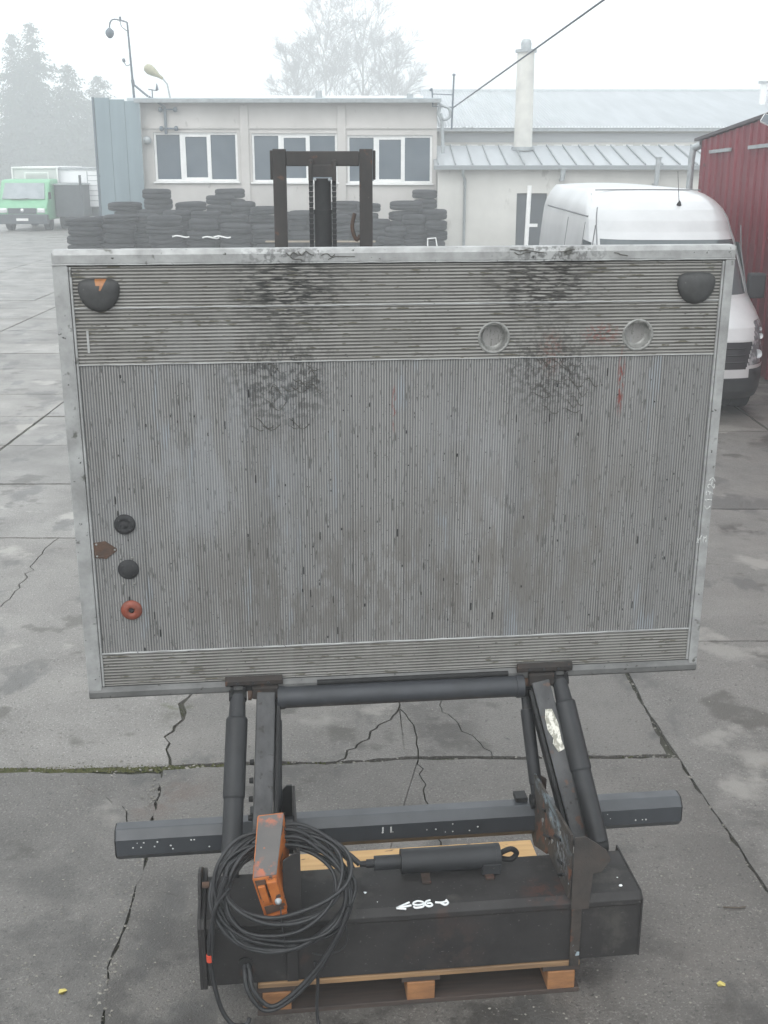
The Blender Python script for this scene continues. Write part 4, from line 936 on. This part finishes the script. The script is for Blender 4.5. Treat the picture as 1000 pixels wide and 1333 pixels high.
# ================================================================== MAIN BUILDING
B = empty('workshop_building', (0, 40, 0), 'long cream single-storey workshop with three wide white-framed windows and flat roof', 'building')
bx0, bx1, bt = -8.0, 1.75, 4.86
wins = [(-7.62, -4.85, 2.30, 3.86), (-4.38, -1.55, 2.28, 3.83), (-1.22, 1.60, 2.24, 3.77)]
mb = MB()
def wallx(mb, x0, x1, z0, z1, y0, y1): mb.span((x0, y0, z0), (x1, y1, z1))
xs = bx0
for (a, b, c, d) in wins:
    wallx(mb, xs, a, 0, bt - .06, 0, .3); wallx(mb, a, b, 0, c, .002, .3); wallx(mb, a, b, d, bt - .06, .002, .3); xs = b
wallx(mb, xs, bx1, 0, bt - .06, 0, .3)
mb.span((bx0, .3, 0), (bx0 + .3, 9, bt - .06)); mb.span((bx1 - .3, .3, 0), (bx1, 9, bt - .06)); mb.span((bx0 + .3, 8.7, 0), (bx1 - .3, 9, bt - .06))
mb.build('wall', m_wall, B)
for x in (-4.6, -1.40):
    mb = MB(); mb.span((x - .14, -.06, 0), (x + .14, -.002, bt - .14)); mb.build('pilaster', m_wall, B, bevel=.01)
mb = MB(); mb.span((bx0, -.05, 3.98), (bx1, -.002, 4.06)); 
mb.build('string_course', m_wall, B)
mb = MB(); mb.span((bx0 - .35, -.32, bt - .055), (bx1 + .12, 9.3, bt + .06)); mb.build('roof', m_fascia, B, bevel=.015)
mb = MB(); mb.span((-6.3, .4, bt + .062), (1.3, 1.0, bt + .16)); mb.build('roof_upstand', m_white, B, bevel=.01)
mb = MB(); mb.px([(-.44, bt - .09), (-.45, bt + .02), (-.43, bt + .02), (-.42, bt - .06), (-.36, bt - .06), (-.34, bt + .02), (-.32, bt + .02), (-.33, bt - .09)], bx0 - .1, bx1 + .1); mb.build('gutter', m_galv, B)
for x, hgt in ((-2.15, .25), (.85, .15)):
    mb = MB(); mb.span((x - .10, .2, bt + .06), (x + .10, .4, bt + .06 + hgt)); mb.build('roof_vent', m_galv, B, bevel=.01)
for (a, b, c, d) in wins:
    mb = MB(); f = .075; y0, y1 = .06, .14
    mb.span((a, y0, c), (a + f, y1, d)); mb.span((b - f, y0, c), (b, y1, d)); mb.span((a + f, y0, d - f), (b - f, y1, d)); mb.span((a + f, y0, c), (b - f, y1, c + f))
    wf = mb.build('window', m_white, B, bevel=.008)
    wd = b - a; m1 = a + wd * .33; m2 = a + wd * .655
    for mxx, ww in ((m1, .11), (m2, .13)):
        mb = MB(); mb.span((mxx - ww / 2, y0 - .01, c + f), (mxx + ww / 2, y1, d - f)); mb.build('mullion', m_white, wf, bevel=.008)
    mb = MB(); mb.span((m1 + .055, y0 + .005, c + f), (m1 + .125, y1, d - f)); mb.span((m1 + .125, y0 + .005, d - f - .06), (m2 - .065, y1, d - f)); mb.span((m1 + .125, y0 + .005, c + f), (m2 - .065, y1, c + f + .06)); mb.build('casement', m_white, wf)
    for p0, p1 in ((a + f, m1 - .055), (m1 + .125, m2 - .065), (m2 + .065, b - f)):
        mb = MB(); mb.span((p0, .10, c + f), (p1, .112, d - f)); mb.build('pane', m_glass, wf)
    mb = MB(); mb.span((a - .05, -.09, c - .05), (b + .05, .10, c - .002)); mb.build('sill', m_white, wf, bevel=.01)
mb = MB(); mb.span((bx0 + .3, .5, 0), (bx1 - .3, .55, bt - .1)); mb.build('interior', M('dim_interior', (.16, .17, .18), rough=.9), B)
mb = MB(); mb.tube([(1.85, -.1, 4.75), (1.78, -.12, 4.45), (1.90, -.12, 4.2), (1.95, -.12, 3.2)], .06, 10); mb.tube(cr([(1.78, -.12, 4.70), (2.1, -.15, 4.62), (2.15, -.15, 4.35), (1.95, -.15, 4.25), (1.85, -.15, 4.45)], 6), .045, 8); mb.build('drainpipe', m_galv, B)
mb = MB(); mb.tube([(-6.9, -.05, 1.62), (-5.5, -.05, 1.66)], .02, 6); mb.lathe((-5.45, -.08, 1.66), (0, -1, 0), [(0, .05), (.06, .04), (.07, 0)], 10); mb.build('wall_pipe', m_galv, B)
# roof corner mast and insulators
def lamp_root(name, loc, label, cat): return empty(name, loc, label, cat)
r = empty('roof_lamp_mast', (-8.15, 39.9, bt), 'tall thin mast on the roof corner with a hanging dark lamp on its left arm', 'lamp mast')
mb = MB(); mb.cyl((0, 0, 0), (-.08, 0, 2.35), .04, .03, n=10); mb.cyl((.0, 0, .45), (-.02, 0, .62), .055, n=8); mb.build('pole', m_pole, r)
mb = MB(); mb.tube(cr([(-.08, 0, 2.35), (-.25, 0, 2.40), (-.50, 0, 2.44), (-.62, 0, 2.36), (-.66, 0, 2.2)], 6), .025, 8); mb.tube([(-.09, 0, 2.08), (-.27, 0, 2.22), (-.32, 0, 2.42)], .016, 6); mb.cyl((-.30, 0, 2.40), (-.30, 0, 2.52), .04, n=8); mb.build('arm', m_pole, r)
mb = MB(); mb.lathe((-.66, 0, 2.2), (0, 0, -1), [(0, 0), (.05, .02), (.13, .10), (.14, .18), (.11, .26), (.05, .32), (0, .33)], 14); mb.build('lamp_head', m_pole, r)
mb = MB(); mb.tube(cr([(-.04, 0, 1.1), (-.18, 0, 1.05), (-.25, 0, 1.15)], 5), .014, 6); mb.lathe((-.25, 0, 1.14), (-.2, 0, 1), [(0, 0), (.05, .03), (.05, .12), (0, .14)], 8); mb.build('camera_arm', m_pole, r)
mb = MB(); mb.beam((-.02, 0, .5), (.52, -.38, .10), .05, .05); mb.build('stay', m_pole, r)
r = empty('street_lamp', (-7.15, 41, bt), 'cobra-head lamp with yellowed lens leaning left above the roof', 'lamp')
mb = MB(); mb.tube([(0, 0, 0), (-.09, 0, .55), (-.24, 0, .74)], [.03, .025, .025], 8); mb.build('pole', m_galv, r)
mb = MB(); c = Vector((-.22, 0, .72)); d = Vector((-.62, -.05, .42)).normalized(); mb.lathe(c, d, [(0, 0), (.05, .02), (.06, .15), (.14, .38), (.17, .52), (.13, .66), (0, .72)], 14); mb.build('lamp_head', m_lens, r)
r = empty('insulator_bracket', (-7.12, 39.9, 4.35), 'dark steel bracket with two crossbars and insulators on the wall corner', 'bracket')
mb = MB(); mb.beam((-.05, 0, -.55), (-.05, 0, .30), .08, .06); mb.beam((-.05, 0, .30), (-.55, 0, .62), .08, .06); mb.build('upright', m_pole, r)
for z in (.22, -.37):
    mb = MB(); mb.span((-.22, -.06, z - .02), (.32, -.03, z + .025)); cbx = mb.build('crossbar', m_pole, r)
    for x in (-.18, .30):
        mb = MB(); mb.lathe((x, -.07, z), (0, 0, 1), [(0, -.09), (.06, -.07), (.075, 0), (.05, .07), (0, .08)], 10); mb.build('insulator', m_pole, cbx)
r = empty('wall_lamp', (-7.78, 39.85, 3.62), 'round grey bulkhead lamp on the wall beside the left window', 'lamp')
mb = MB(); mb.lathe((0, 0, 0), (0, -1, -.2), [(0, .14), (.10, .12), (.14, .05), (.13, 0), (0, 0)], 14); mb.build('lamp_head', m_galv, r)
r = empty('weather_sensor', (-7.55, 39.9, bt + .05), 'small sensor on a short stub above the roof edge beside the mast', 'sensor')
mb = MB(); mb.cyl((0, 0, 0), (0, 0, .28), .02, n=6); mb.cyl((-.12, 0, .28), (.16, 0, .24), .018, n=6); mb.build('stub', m_pole, r)
mb = MB(); mb.lathe((.16, 0, .24), (0, 0, 1), [(0, 0), (.05, .02), (.04, .08), (.01, .22)], 8); mb.build('sensor_head', m_pole, r)
r = empty('cable_post', (2.22, 39.9, 3.95), 'thin steel post with two rails carrying the overhead cable beside the roof corner', 'post')
mb = MB(); mb.cyl((0, 0, 0), (.05, 0, 1.65), .03, n=8); mb.lathe((.05, 0, 1.65), (0, 0, 1), [(.04, 0), (.06, .04), (0, .08)], 8); mb.build('post', m_pole, r)
for z in (1.10, .72):
    mb = MB(); mb.beam((-.65, 0, z), (.05, 0, z - .03), .03, .03); mb.build('rail', m_pole, r)
mb = MB(); mb.cyl((-.62, 0, .70), (-.66, 0, 1.28), .025, n=6); mb.lathe((-.70, 0, 1.18), (0, 0, 1), [(0, 0), (.06, .04), (0, .1)], 8); mb.build('short_post', m_pole, r)
mb = MB(); A = Vector((2.25, 39.9, 4.62)); Bq = Vector((3.72, 12.0, 7.05)) ; Bq = Vector((2.06, 5, 4.42)); pts = []
for k in range(41):
    t = k / 40; p = A.lerp(Bq, t); p.z -= .35 * 4 * t * (1 - t) * .0; pts.append(p)
mb.tube(pts, [.022 - .014 * k / 40 for k in range(41)], 6)
mb.build('overhead_cable', m_pole, None, label='overhead cable rising from the cable post to the upper right', category='cable')

# grey gate panel
r = empty('grey_gate', (-9.38, 39.6, 0), 'tall blue-grey sheet metal gate standing left of the workshop', 'gate')
for k in range(3):
    a = -.02 + k * .49; zt_ = 4.92 - .05 * k; mb = MB(); mb.span((a + .004, 0, .1), (a + .486, .05, zt_)); mb.build('panel', m_gate, r, bevel=.006)
mb = MB(); mb.span((-.09, -.02, 0), (-.025, .07, 4.94)); mb.build('post', m_pole, r)
mb = MB(); mb.span((-.02, -.015, 2.45), (.02, -.002, 2.52)); mb.build('handle', m_pole, r)

# ================================================================== LEAN-TO + REAR HALL + CHIMNEY
L_ = empty('lean_to_annex', (1.76, 39.2, 0), 'low cream annex with pale standing-seam metal roof right of the workshop', 'building')
x0, x1 = 0, 10.5
mb = MB(); mb.span((x0, 0, 0), (2.60, .3, 2.72)); mb.span((2.60, .002, 1.95), (3.60, .3, 2.72)); mb.span((3.60, 0, 0), (x1, .3, 2.72)); mb.span((x1 - .3, .3, 0), (x1, 3, 2.72)); mb.build('wall', m_wall2, L_)
mb = MB(); mb.span((2.61, .12, 0), (3.59, .17, 1.94)); mb.build('door', M('dark_door', (.05, .06, .07), rough=.5), L_)
z0, z1 = 2.83, 3.47
mb = MB(); mb.px([(-.20, z0), (3.1, z1), (3.1, z1 - .08), (-.20, z0 - .08)], x0 - .12, x1); mb.build('roof', m_roofl, L_)
k = 0; x = x0
while x < x1:
    mb = MB(); mb.beam((x, -.19, z0 + .028), (x, 3.05, z1 + .024), .035, .05); mb.build('roof_seam', m_seam, L_); x += .56
mb = MB(); mb.px([(-.36, z0 - .14), (-.36, z0 - .02), (-.34, z0 - .02), (-.34, z0 - .12), (-.23, z0 - .12), (-.23, z0 - .02), (-.21, z0 - .02), (-.21, z0 - .14)], x0 - .15, x1); mb.build('gutter', m_seam, L_)
mb = MB(); mb.tube([(.80, -.28, z0 - .12), (.80, -.25, z0 - .3), (.88, -.08, z0 - .45), (.88, -.08, .1)], .045, 8); mb.build('drainpipe', m_galv, L_)
for x, zb, zt_ in ((4.0, 2.35, 2.7), (7.05, 2.2, 3.05)):
    mb = MB(); mb.cyl((x, -.42, zb), (x + .03, -.42, zt_), .07, .09, n=10); mb.cyl((x + .03, -.42, zt_), (x + .03, -.42, zt_ + .04), .12, n=10); mb.beam((x, -.42, zb + .02), (x, 0, zb + .02), .08, .08); mb.build('vent_pipe', m_galv, L_)
mb = MB(); mb.cyl((0, 0, 0), (.06, 0, 2.22), .07, n=10); mb.span((.07, -.03, .95), (.35, .03, 1.05))
mb.build('white_post', m_white, None, loc=(4.54, 37.8, 0), label='leaning white post in front of the dark annex door', category='post')
Hh = empty('rear_hall', (1.8, 43.5, 0), 'large hall with pale corrugated roof behind the annex', 'building')
mb = MB(); mb.span((0, 0, 0), (17, .3, 3.98)); mb.span((0, .3, 0), (.3, 12, 3.98)); mb.build('wall', m_wall2, Hh)
mb = MB(); n = 150
for k in range(n):
    xa = -.2 + k * .117; h = .035
    for (a, b, c, d) in ((0, .058, 0, h), (.058, .117, h, 0)):
        mb.face([(xa + a, -.35, 4.10 + c), (xa + b, -.35, 4.10 + d), (xa + b, 11.5, 5.92 + d), (xa + a, 11.5, 5.92 + c)])
mb.build('roof', m_roofl, Hh, recalc=False)
mb = MB(); mb.span((-.2, -.30, 3.985), (17, -.1, 4.09)); mb.build('fascia', m_galv, Hh)
mb = MB(); mb.px([(11.35, 5.90), (11.5, 6.02), (11.65, 5.90)], -.2, 17.3); mb.build('ridge_cap', m_galv, Hh)
k = 0
for k in range(18):
    mb = MB(); mb.span((.6 + k * .62, -.012, 3.42), (.95 + k * .62, .0, 3.52)); mb.build('slit_window', m_white, Hh)  # slit windows, their brightness put in as white strips
for xa, xb in ((0.3, 3.2), (3.3, 13)):
    mb = MB(); mb.span((xa, -.02, 3.60), (xb, -.003, 3.9)); mb.build('wall_band', M('grey_band', (.42, .44, .45), rough=.8), Hh)
C_ = empty('chimney', (4.78, 41.6, 0), 'tall cream rendered chimney with a round cap rising behind the annex', 'chimney')
mb = MB(); mb.cyl((0, 0, 0), (0, 0, 6.45), .34, .29, n=24); mb.build('shaft', m_chim, C_)
mb = MB(); mb.cyl((0, 0, 6.45), (0, 0, 6.54), .36, n=24); mb.build('collar', m_galv, C_)
mb = MB(); mb.lathe((0, 0, 6.54), (0, 0, 1), [(.17, 0), (.18, .20), (.15, .30), (.10, .33), (0, .34)], 16); mb.build('cap', m_galv, C_)
mb = MB(); mb.cyl((0, 0, 3.3), (0, 0, 3.42), .40, n=24); mb.build('flashing', m_galv, C_)
r = empty('flue_pipe', (15.45, 50, 4.7), 'thin pale flue pipe with cap above the roof ridge beside the red shed', 'flue')
mb = MB(); mb.cyl((0, 0, -1.0), (.05, 0, 1.25), .14, n=10); mb.build('pipe', m_white, r)
mb = MB(); mb.cyl((.05, 0, 1.28), (.05, 0, 1.36), .24, n=10); mb.build('cap', m_galv, r)

# ================================================================== TRUCKS
T = empty('green_truck', (-15.8, 52, 0), 'bright green forward-cab truck with pale tarpaulin body at the left edge', 'truck')
def cabp(prof, x0, x1): pass
mb = MB(); mb.px([(0, .45), (-.02, .98), (.08, 1.12), (.30, 1.30), (.75, 2.08), (.95, 2.16), (2.1, 2.18), (2.1, .45)], -1.08, 1.08); mb.build('cab', m_green, T, bevel=.07)
mb = MB(); mb.prism([(-.93, 1.36), (.93, 1.36), (.86, 2.02), (-.86, 2.02)], lambda a, b: (a, .27 + (b - 1.30) * .577 - .03, b), lambda a, b: (a, .27 + (b - 1.30) * .577 + .02, b)); mb.build('windscreen', M('pale_reflecting_windscreen', (.16, .20, .22), (.24, .28, .30), rough=.15, scale=2), T)
mb = MB(); mb.beam((-.5, .23, 1.32), (.25, .26, 1.38), .02, .02); mb.build('wiper', m_black, T)
mb = MB(); mb.span((-.62, -.045, .74), (.62, -.022, .98)); mb.build('grille', m_dgrey, T)
mb = MB(); mb.lathe((0, -.05, .88), (0, -1, 0), [(0, .02), (.07, .02), (.08, 0)], 14); mb.build('badge_disc', m_refl, T)
for x in (-.82, .82):
    mb = MB(); mb.span((x - .17, -.05, .78), (x + .17, -.015, .96)); mb.build('headlight', m_refl, T, bevel=.02)
    mb = MB(); mb.span((x * 1.42 - .06, .25, 1.35), (x * 1.42 + .06, .32, 1.65)); mb.build('mirror', m_black, T, bevel=.02)
mb = MB(); mb.span((-1.08, -.12, .30), (1.08, .3, .72)); mb.build('bumper', m_dgrey, T, bevel=.04)
mb = MB(); mb.span((-.26, -.135, .44), (.26, -.122, .55)); mb.build('number_plate', m_white, T)
for x in (-.85, .85):
    for y in (.95, 4.6):
        mb = MB(); mb.cyl((x - .13, y, .37), (x + .13, y, .37), .37, n=24); mb.build('wheel', m_tyre, T, bevel=.03)
mb = MB(); mb.span((-.98, 2.25, .75), (1.05, 6.6, 2.62)); mb.build('tarpaulin_body', m_tarp, T, bevel=.03)
mb = MB()
for x in (-.98, 1.05): mb.span((x - .03, 2.19, 1.0), (x + .03, 2.245, 2.62))
mb.span((-1.0, 2.18, 2.622), (1.08, 6.6, 2.70)); mb.span((-.38, 2.0, 2.42), (.70, 2.05, 2.47)); mb.span((-.38, 2.0, 2.15), (-.34, 2.05, 2.419)); mb.span((.66, 2.0, 2.15), (.70, 2.05, 2.419))
mb.build('headboard_frame', m_white, T)
X = empty('white_box_truck', (-12.9, 54.5, 0), 'white box truck body with horizontal grooves between green truck and gate', 'truck')
mb = MB(); mb.span((-1.95, 0, 1.35 + .65), (-.62, 4, 2.56)); mb.span((-.619, 0, .95), (.55, 4, 2.56)); mb.build('box_body', m_boxw, X)
mb = MB(); mb.span((-2.0, -.05, 2.562), (.58, 4.05, 2.66)); mb.build('roof_rail', m_galv, X)
for k in range(6):
    mb = MB(); mb.span((-.60, -.012, 1.2 + k * .22), (.54, -.002, 1.225 + k * .22)); mb.build('groove', m_galv, X)
mb = MB(); mb.span((-.60, -.015, .98), (-.56, -.001, 2.5)); mb.build('corner_post', m_galv, X)
mb = MB(); mb.span((-1.9, .3, .5), (.4, 4, .9)); mb.build('chassis', m_dgrey, X)
for x in (-1.6, .2):
    mb = MB(); mb.cyl((x - .15, 1.0, .45), (x + .15, 1.0, .45), .45, n=20); mb.build('wheel', m_tyre, X)
D_ = empty('dark_trailer', (-14.05, 53.2, 0), 'dark grey steel trailer body beside the green truck', 'trailer')
mb = MB(); mb.span((-.62, 0, .55), (.62, 3, 1.92)); mb.build('body', m_dgrey, D_, bevel=.03)
mb = MB(); mb.span((-.66, -.05, 1.921), (.66, 3.0, 1.98)); mb.build('top_rail', m_galv, D_)
mb = MB(); mb.cyl((.58, -.1, 1.5), (.58, -.1, 2.35), .06, n=8); mb.build('exhaust_stack', m_dgrey, D_)
for x in (-.45, .45):
    mb = MB(); mb.cyl((x - .13, .8, .42), (x + .13, .8, .42), .42, n=20); mb.build('wheel', m_tyre, D_)

# ================================================================== TYRES
def tyre_mesh(R0, wd, tread=22):
    mb = MB(); h = wd / 2
    prof = [(R0 * .54, -h * .62), (R0 * .60, -h * .90), (R0 * .78, -h), (R0 * .93, -h * .86), (R0 * .985, -h * .66), (R0 * 1.0, -h * .4), (R0 * 1.0, -h * .12), (R0 * .972, -h * .10), (R0 * .972, h * .10), (R0 * 1.0, h * .12),
            (R0, h * .4), (R0 * .985, h * .66), (R0 * .93, h * .86), (R0 * .78, h), (R0 * .60, h * .90), (R0 * .54, h * .62), (R0 * .50, 0), (R0 * .54, -h * .62)]
    mb.lathe((0, 0, 0), (0, 0, 1), prof, 32)
    bmesh.ops.recalc_face_normals(mb.bm, faces=mb.bm.faces)
    me = bpy.data.meshes.new('tyre'); mb.bm.to_mesh(me); mb.bm.free(); me.materials.append(m_tyre); return me
TM = tyre_mesh(.5, .29); TMS = [TM, tyre_mesh(.5, .26), tyre_mesh(.47, .29), tyre_mesh(.44, .31)]
def pxw(px, Y, z): # lateral position of a picture column at depth Y (calibration of the layout)
    return (px - 500) / 1500 * (Y * .9563 + (3 - z) * .2924)
ordn = ['topmost', 'second from the top', 'third from the top', 'fourth from the top', 'fifth from the top', 'sixth from the top', 'seventh from the top']
# (left x, right x, top height, y, n description)
st = [(-9.62, -8.56, 1.34, 36.0, 'leftmost front stack'), (-8.56, -7.60, 1.44, 36.1, 'front stack second from left'), (-7.78, -6.98, 1.42, 36.7, 'front stack third from left'),
      (-7.2, -6.05, 1.38, 36.0, 'front stack fourth from left'), (-6.02, -5.08, 1.28, 36.1, 'front stack fifth from left'), (-4.95, -4.05, 1.16, 36.0, 'front stack sixth from left'), (-4.0, -3.08, 1.13, 36.1, 'front stack just left of the forklift mast'),
      (-8.65, -7.65, 1.73, 37.8, 'rear stack before the grey gate'), (-7.70, -6.72, 2.12, 37.7, 'tallest rear stack beside the gate'), (-6.55, -5.62, 1.73, 37.6, 'rear stack under the left window corner'),
      (-5.95, -5.05, 1.50, 36.9, 'middle stack below the left window'), (-5.62, -4.76, 1.92, 37.7, 'rear stack below the left window'), (-5.35, -4.45, 2.12, 38.3, 'tallest stack below the left window'), (-4.85, -3.98, 1.74, 37.7, 'rear stack by the first pilaster'),
      (-4.20, -3.35, 1.62, 37.3, 'rear stack left of the forklift mast'), (-2.95, -2.15, 1.52, 36.5, 'stack seen between the mast post and ram'), (-1.62, -.75, 1.78, 37.4, 'rear stack seen through the mast'), (-1.95, -1.05, 1.40, 36.4, 'front stack seen through the mast'),
      (-.85, -.28, 1.72, 37.2, 'narrow stack at the right mast post'), (-.42, .0, 1.26, 36.5, 'short stack right of the mast'), (-.05, .70, 1.05, 36.0, 'low front stack right of the mast'),
      (.22, 1.16, 1.80, 36.8, 'wide stack right of the mast'), (.95, 1.62, 2.12, 37.5, 'tallest stack by the annex corner'), (1.17, 1.92, 1.56, 36.2, 'rightmost front stack by the annex'),
      (-9.15, -8.2, 1.30, 36.9, 'middle stack behind the leftmost front stack'), (-6.85, -5.95, 1.50, 36.9, 'middle stack before the left window corner'), (-5.1, -4.2, 1.38, 36.95, 'middle stack before the first pilaster'), (-3.5, -2.7, 1.45, 36.9, 'middle stack hidden by the left mast post'), (-2.5, -1.7, 1.25, 36.6, 'low stack behind the lift ram'), (.5, 1.3, 1.40, 36.1, 'front stack second from right')]
pile = empty  # tyres are single things
for (xa, xb, top, Y, desc) in st:
    D = max(.78, min(1.2, (xb - xa) * 1.07)); cx = (xa + xb) / 2; n = max(3, int(round(top / .29))); th = top / n
    for k in range(n):
        o = bpy.data.objects.new('tyre', rnd.choice(TMS)); COL.objects.link(o)
        s = D * rnd.uniform(.97, 1.02)
        o.scale = (s, s, th / .29 * rnd.uniform(.93, 1.03))
        o.location = (cx + rnd.gauss(0, .045), Y + rnd.gauss(0, .05), th * (k + .5)); o.rotation_euler = (rnd.gauss(0, .022), rnd.gauss(0, .022), rnd.uniform(0, 6))
        o['label'] = 'used tyre, %s in the %s' % (ordn[n - 1 - k], desc); o['category'] = 'tyre'; o['group'] = 'used tyres stacked along the workshop wall'
for k, (x, y, z, rx, lab) in enumerate(((-8.9, 37.2, .52, 1.25, 'black used tyre leaning upright behind the leftmost stacks'), (-3.6, 37.6, 1.28 + .5, 1.35, 'black used tyre standing on edge left of the forklift mast'))):
    if k: continue
    o = bpy.data.objects.new('tyre', TM); COL.objects.link(o); o.location = (x, y, z); o.rotation_euler = (rx, .3, .5); o['label'] = lab; o['category'] = 'tyre'; o['group'] = 'used tyres stacked along the workshop wall'
mb = MB()   # light reinforcing straps / rubbish on the stacks
for (x, z, y) in ((-6.1, .79, 35.5), (-5.2, .76, 35.5), (-4.85, .78, 35.45)):
    mb.tube(cr([(x - .25, y, z), (x - .1, y - .03, z + .03), (x + .15, y, z - .02), (x + .25, y, z)], 4), .025, 6)
mb.build('plastic_strips', m_white, None, kind='stuff', label='white plastic scraps caught between the tyre stacks', category='scrap')
# wire frame bit above the platform edge
mb = MB(); mb.tube([(-.14, 0, -.1), (-.14, 0, .12), (.10, 0, .14), (.14, 0, -.1)], .022, 6)
mb.build('metal_bracket', m_white, None, loc=(1.45, 35.4, .62), label='small white metal bracket sticking up before the rightmost tyres', category='bracket')

# ================================================================== TREES
def conifer(x, y, h, w_, label, seed):
    rr = random.Random(seed); t = empty('conifer_tree', (x, y, 0), label, 'tree', 'conifers in the fog behind the trucks')
    mb = MB(); mb.cyl((0, 0, 0), (0, 0, h * .97), .30, .02, n=8); mb.build('trunk', m_bark, t)
    mb = MB(); z = 1.0
    while z < h:
        f = 1 - z / h; L0 = w_ * (f ** .75) * (1 + .22 * sin(z * 1.9 + seed)) + .2
        for b in range(8 if f > .2 else 5):
            a = rr.uniform(0, 2 * pi); L = L0 * rr.uniform(.55, 1.12); d = Vector((cos(a), sin(a), 0)); droop = rr.uniform(.10, .30)
            nn = max(4, int(L / .26)); side = Vector((-d.y, d.x, 0))
            for k in range(1, nn + 1):
                s_ = k / nn; p = Vector((0, 0, z)) + d * L * s_ + Vector((0, 0, -droop * L * s_ * s_ + .10 * L * s_))
                for _ in range(4):
                    q = p + Vector((rr.gauss(0, .20), rr.gauss(0, .20), rr.gauss(0, .14))); v = (d * rr.uniform(.2, 1) + side * rr.gauss(0, .8) + Vector((0, 0, rr.gauss(-.45, .35)))).normalized() * rr.uniform(.22, .5)
                    u = Vector((rr.gauss(0, 1), rr.gauss(0, 1), rr.gauss(0, 1))).normalized() * .13
                    mb.face([q - u, q + v, q + u])
        z += .24 + .16 * (1 - f) * rr.uniform(.5, 1.3)
    mb.build('crown', m_fir, t, recalc=False)
    return t
conifer(-42.6, 150, 18.8, 7.0, 'tallest foggy conifer standing behind the green truck', 1)
conifer(-46.2, 154, 17.8, 6.0, 'second tallest conifer, just left of the tallest one in fog', 2)
conifer(-38.0, 148, 13.8, 6.4, 'shorter foggy conifer right of the tallest one', 3)
conifer(-35.6, 153, 13.0, 6.0, 'foggy conifer nearest to the grey gate', 4)
conifer(-49.5, 146, 10.2, 6.5, 'low foggy conifer at the left picture edge', 5)
def thicket():
    rr = random.Random(11); mb = MB()
    for i in range(14000):
        x = rr.uniform(-75, 15); y = rr.uniform(160, 175); z = abs(rr.gauss(0, 1)) * 2.2 + rr.uniform(0, 2.4)
        if z > 6.4 + 2.2 * noise.noise(Vector((x * .3, 0, 0))): continue
        q = Vector((x, y, z)); v = Vector((rr.gauss(0, 1), rr.gauss(0, 1), rr.gauss(0, 1))).normalized() * .6; u = Vector((rr.gauss(0, 1), rr.gauss(0, 1), rr.gauss(0, 1))).normalized() * .35
        mb.face([q, q + v + u, q + v * 1.3, q + v - u])
    mb.build('far_thicket', m_fir, None, kind='stuff', recalc=False, label='low dark thicket fading into fog behind the trucks', category='bushes')
thicket()
def bare(x, y, h, spread, label, seed):
    rr = random.Random(seed); t = empty('bare_tree', (x, y, 0), label, 'tree', 'bare trees in the fog')
    mbt = MB(); mbt.tube([(0, 0, 0), (0, 0, h * .25), (0, 0, h * .63)], [.28, .2, .09], 8); mbt.build('trunk', m_frost, t)
    mb = MB()
    def br(p, d, L, r, lev):
        e = p + d * L; mid = p + d * L * .5 + Vector((rr.gauss(0, .05), rr.gauss(0, .05), rr.gauss(0, .05))) * L
        mb.tube([p, mid, e], [r, r * .85, r * .65], 3)
        if lev >= 6: return
        n = 3 if lev < 4 else rr.choice((3, 4))
        for _ in range(n):
            a = rr.uniform(0, 2 * pi); sp = rr.uniform(.3, .75); o = Vector((cos(a), sin(a), 0)) * sp * spread
            nd = (d + o + Vector((0, 0, .10 if lev < 4 else -.12))).normalized(); br(p + d * L * rr.uniform(.55, 1), nd, L * rr.uniform(.62, .85), max(.016, r * .58), lev + 1)
    for k in range(11):
        a = 2.4 * k + rr.uniform(0, .6); f = k / 10; zz = h * (.25 + .45 * f)
        br(Vector((0, 0, zz)), Vector((cos(a) * (.95 - .6 * f), sin(a) * (.95 - .6 * f), 1)).normalized(), h * (.15 - .03 * f), .10, 1)
    mb.build('crown', m_frost, t, recalc=False)
bare(-2.6, 152, 24.0, 1.0, 'tallest bare frosted tree in fog above the workshop roof', 21)
bare(-7.0, 148, 22.0, 1.0, 'bare frosted tree in fog, middle one above the roof', 22)
bare(-10.8, 152, 18.0, .9, 'lowest bare frosted tree in fog above the roof, left of the others', 23)
bare(1.0, 150, 18.5, .9, 'bare frosted tree in fog, rightmost one above the roof', 24)

# ================================================================== HAZE
mb = MB(); mb.span((-249, -39, -1.2), (249, 399, 18.5))
hz = mb.build('haze', None, None, kind='stuff', label='pale fog filling the yard', category='fog') if 0 else None
bmh = bmesh.new(); bmesh.ops.create_cube(bmh, size=1); me = bpy.data.meshes.new('haze'); bmh.to_mesh(me); bmh.free()
hz = bpy.data.objects.new('haze', me); COL.objects.link(hz); hz.scale = (520, 460, 26.2); hz.location = (0, 185, 11.9)
hz['kind'] = 'stuff'; hz['label'] = 'pale grey fog filling the whole yard'; hz['category'] = 'fog'
hm = bpy.data.materials.new('haze'); hm.use_nodes = True; t = hm.node_tree; t.nodes.clear(); o_ = t.nodes.new('ShaderNodeOutputMaterial'); pv = t.nodes.new('ShaderNodeVolumePrincipled')
pv.inputs['Color'].default_value = (.955, .985, .995, 1); pv.inputs['Density'].default_value = .0062; pv.inputs['Anisotropy'].default_value = .2
t.links.new(pv.outputs[0], o_.inputs['Volume']); me.materials.append(hm)
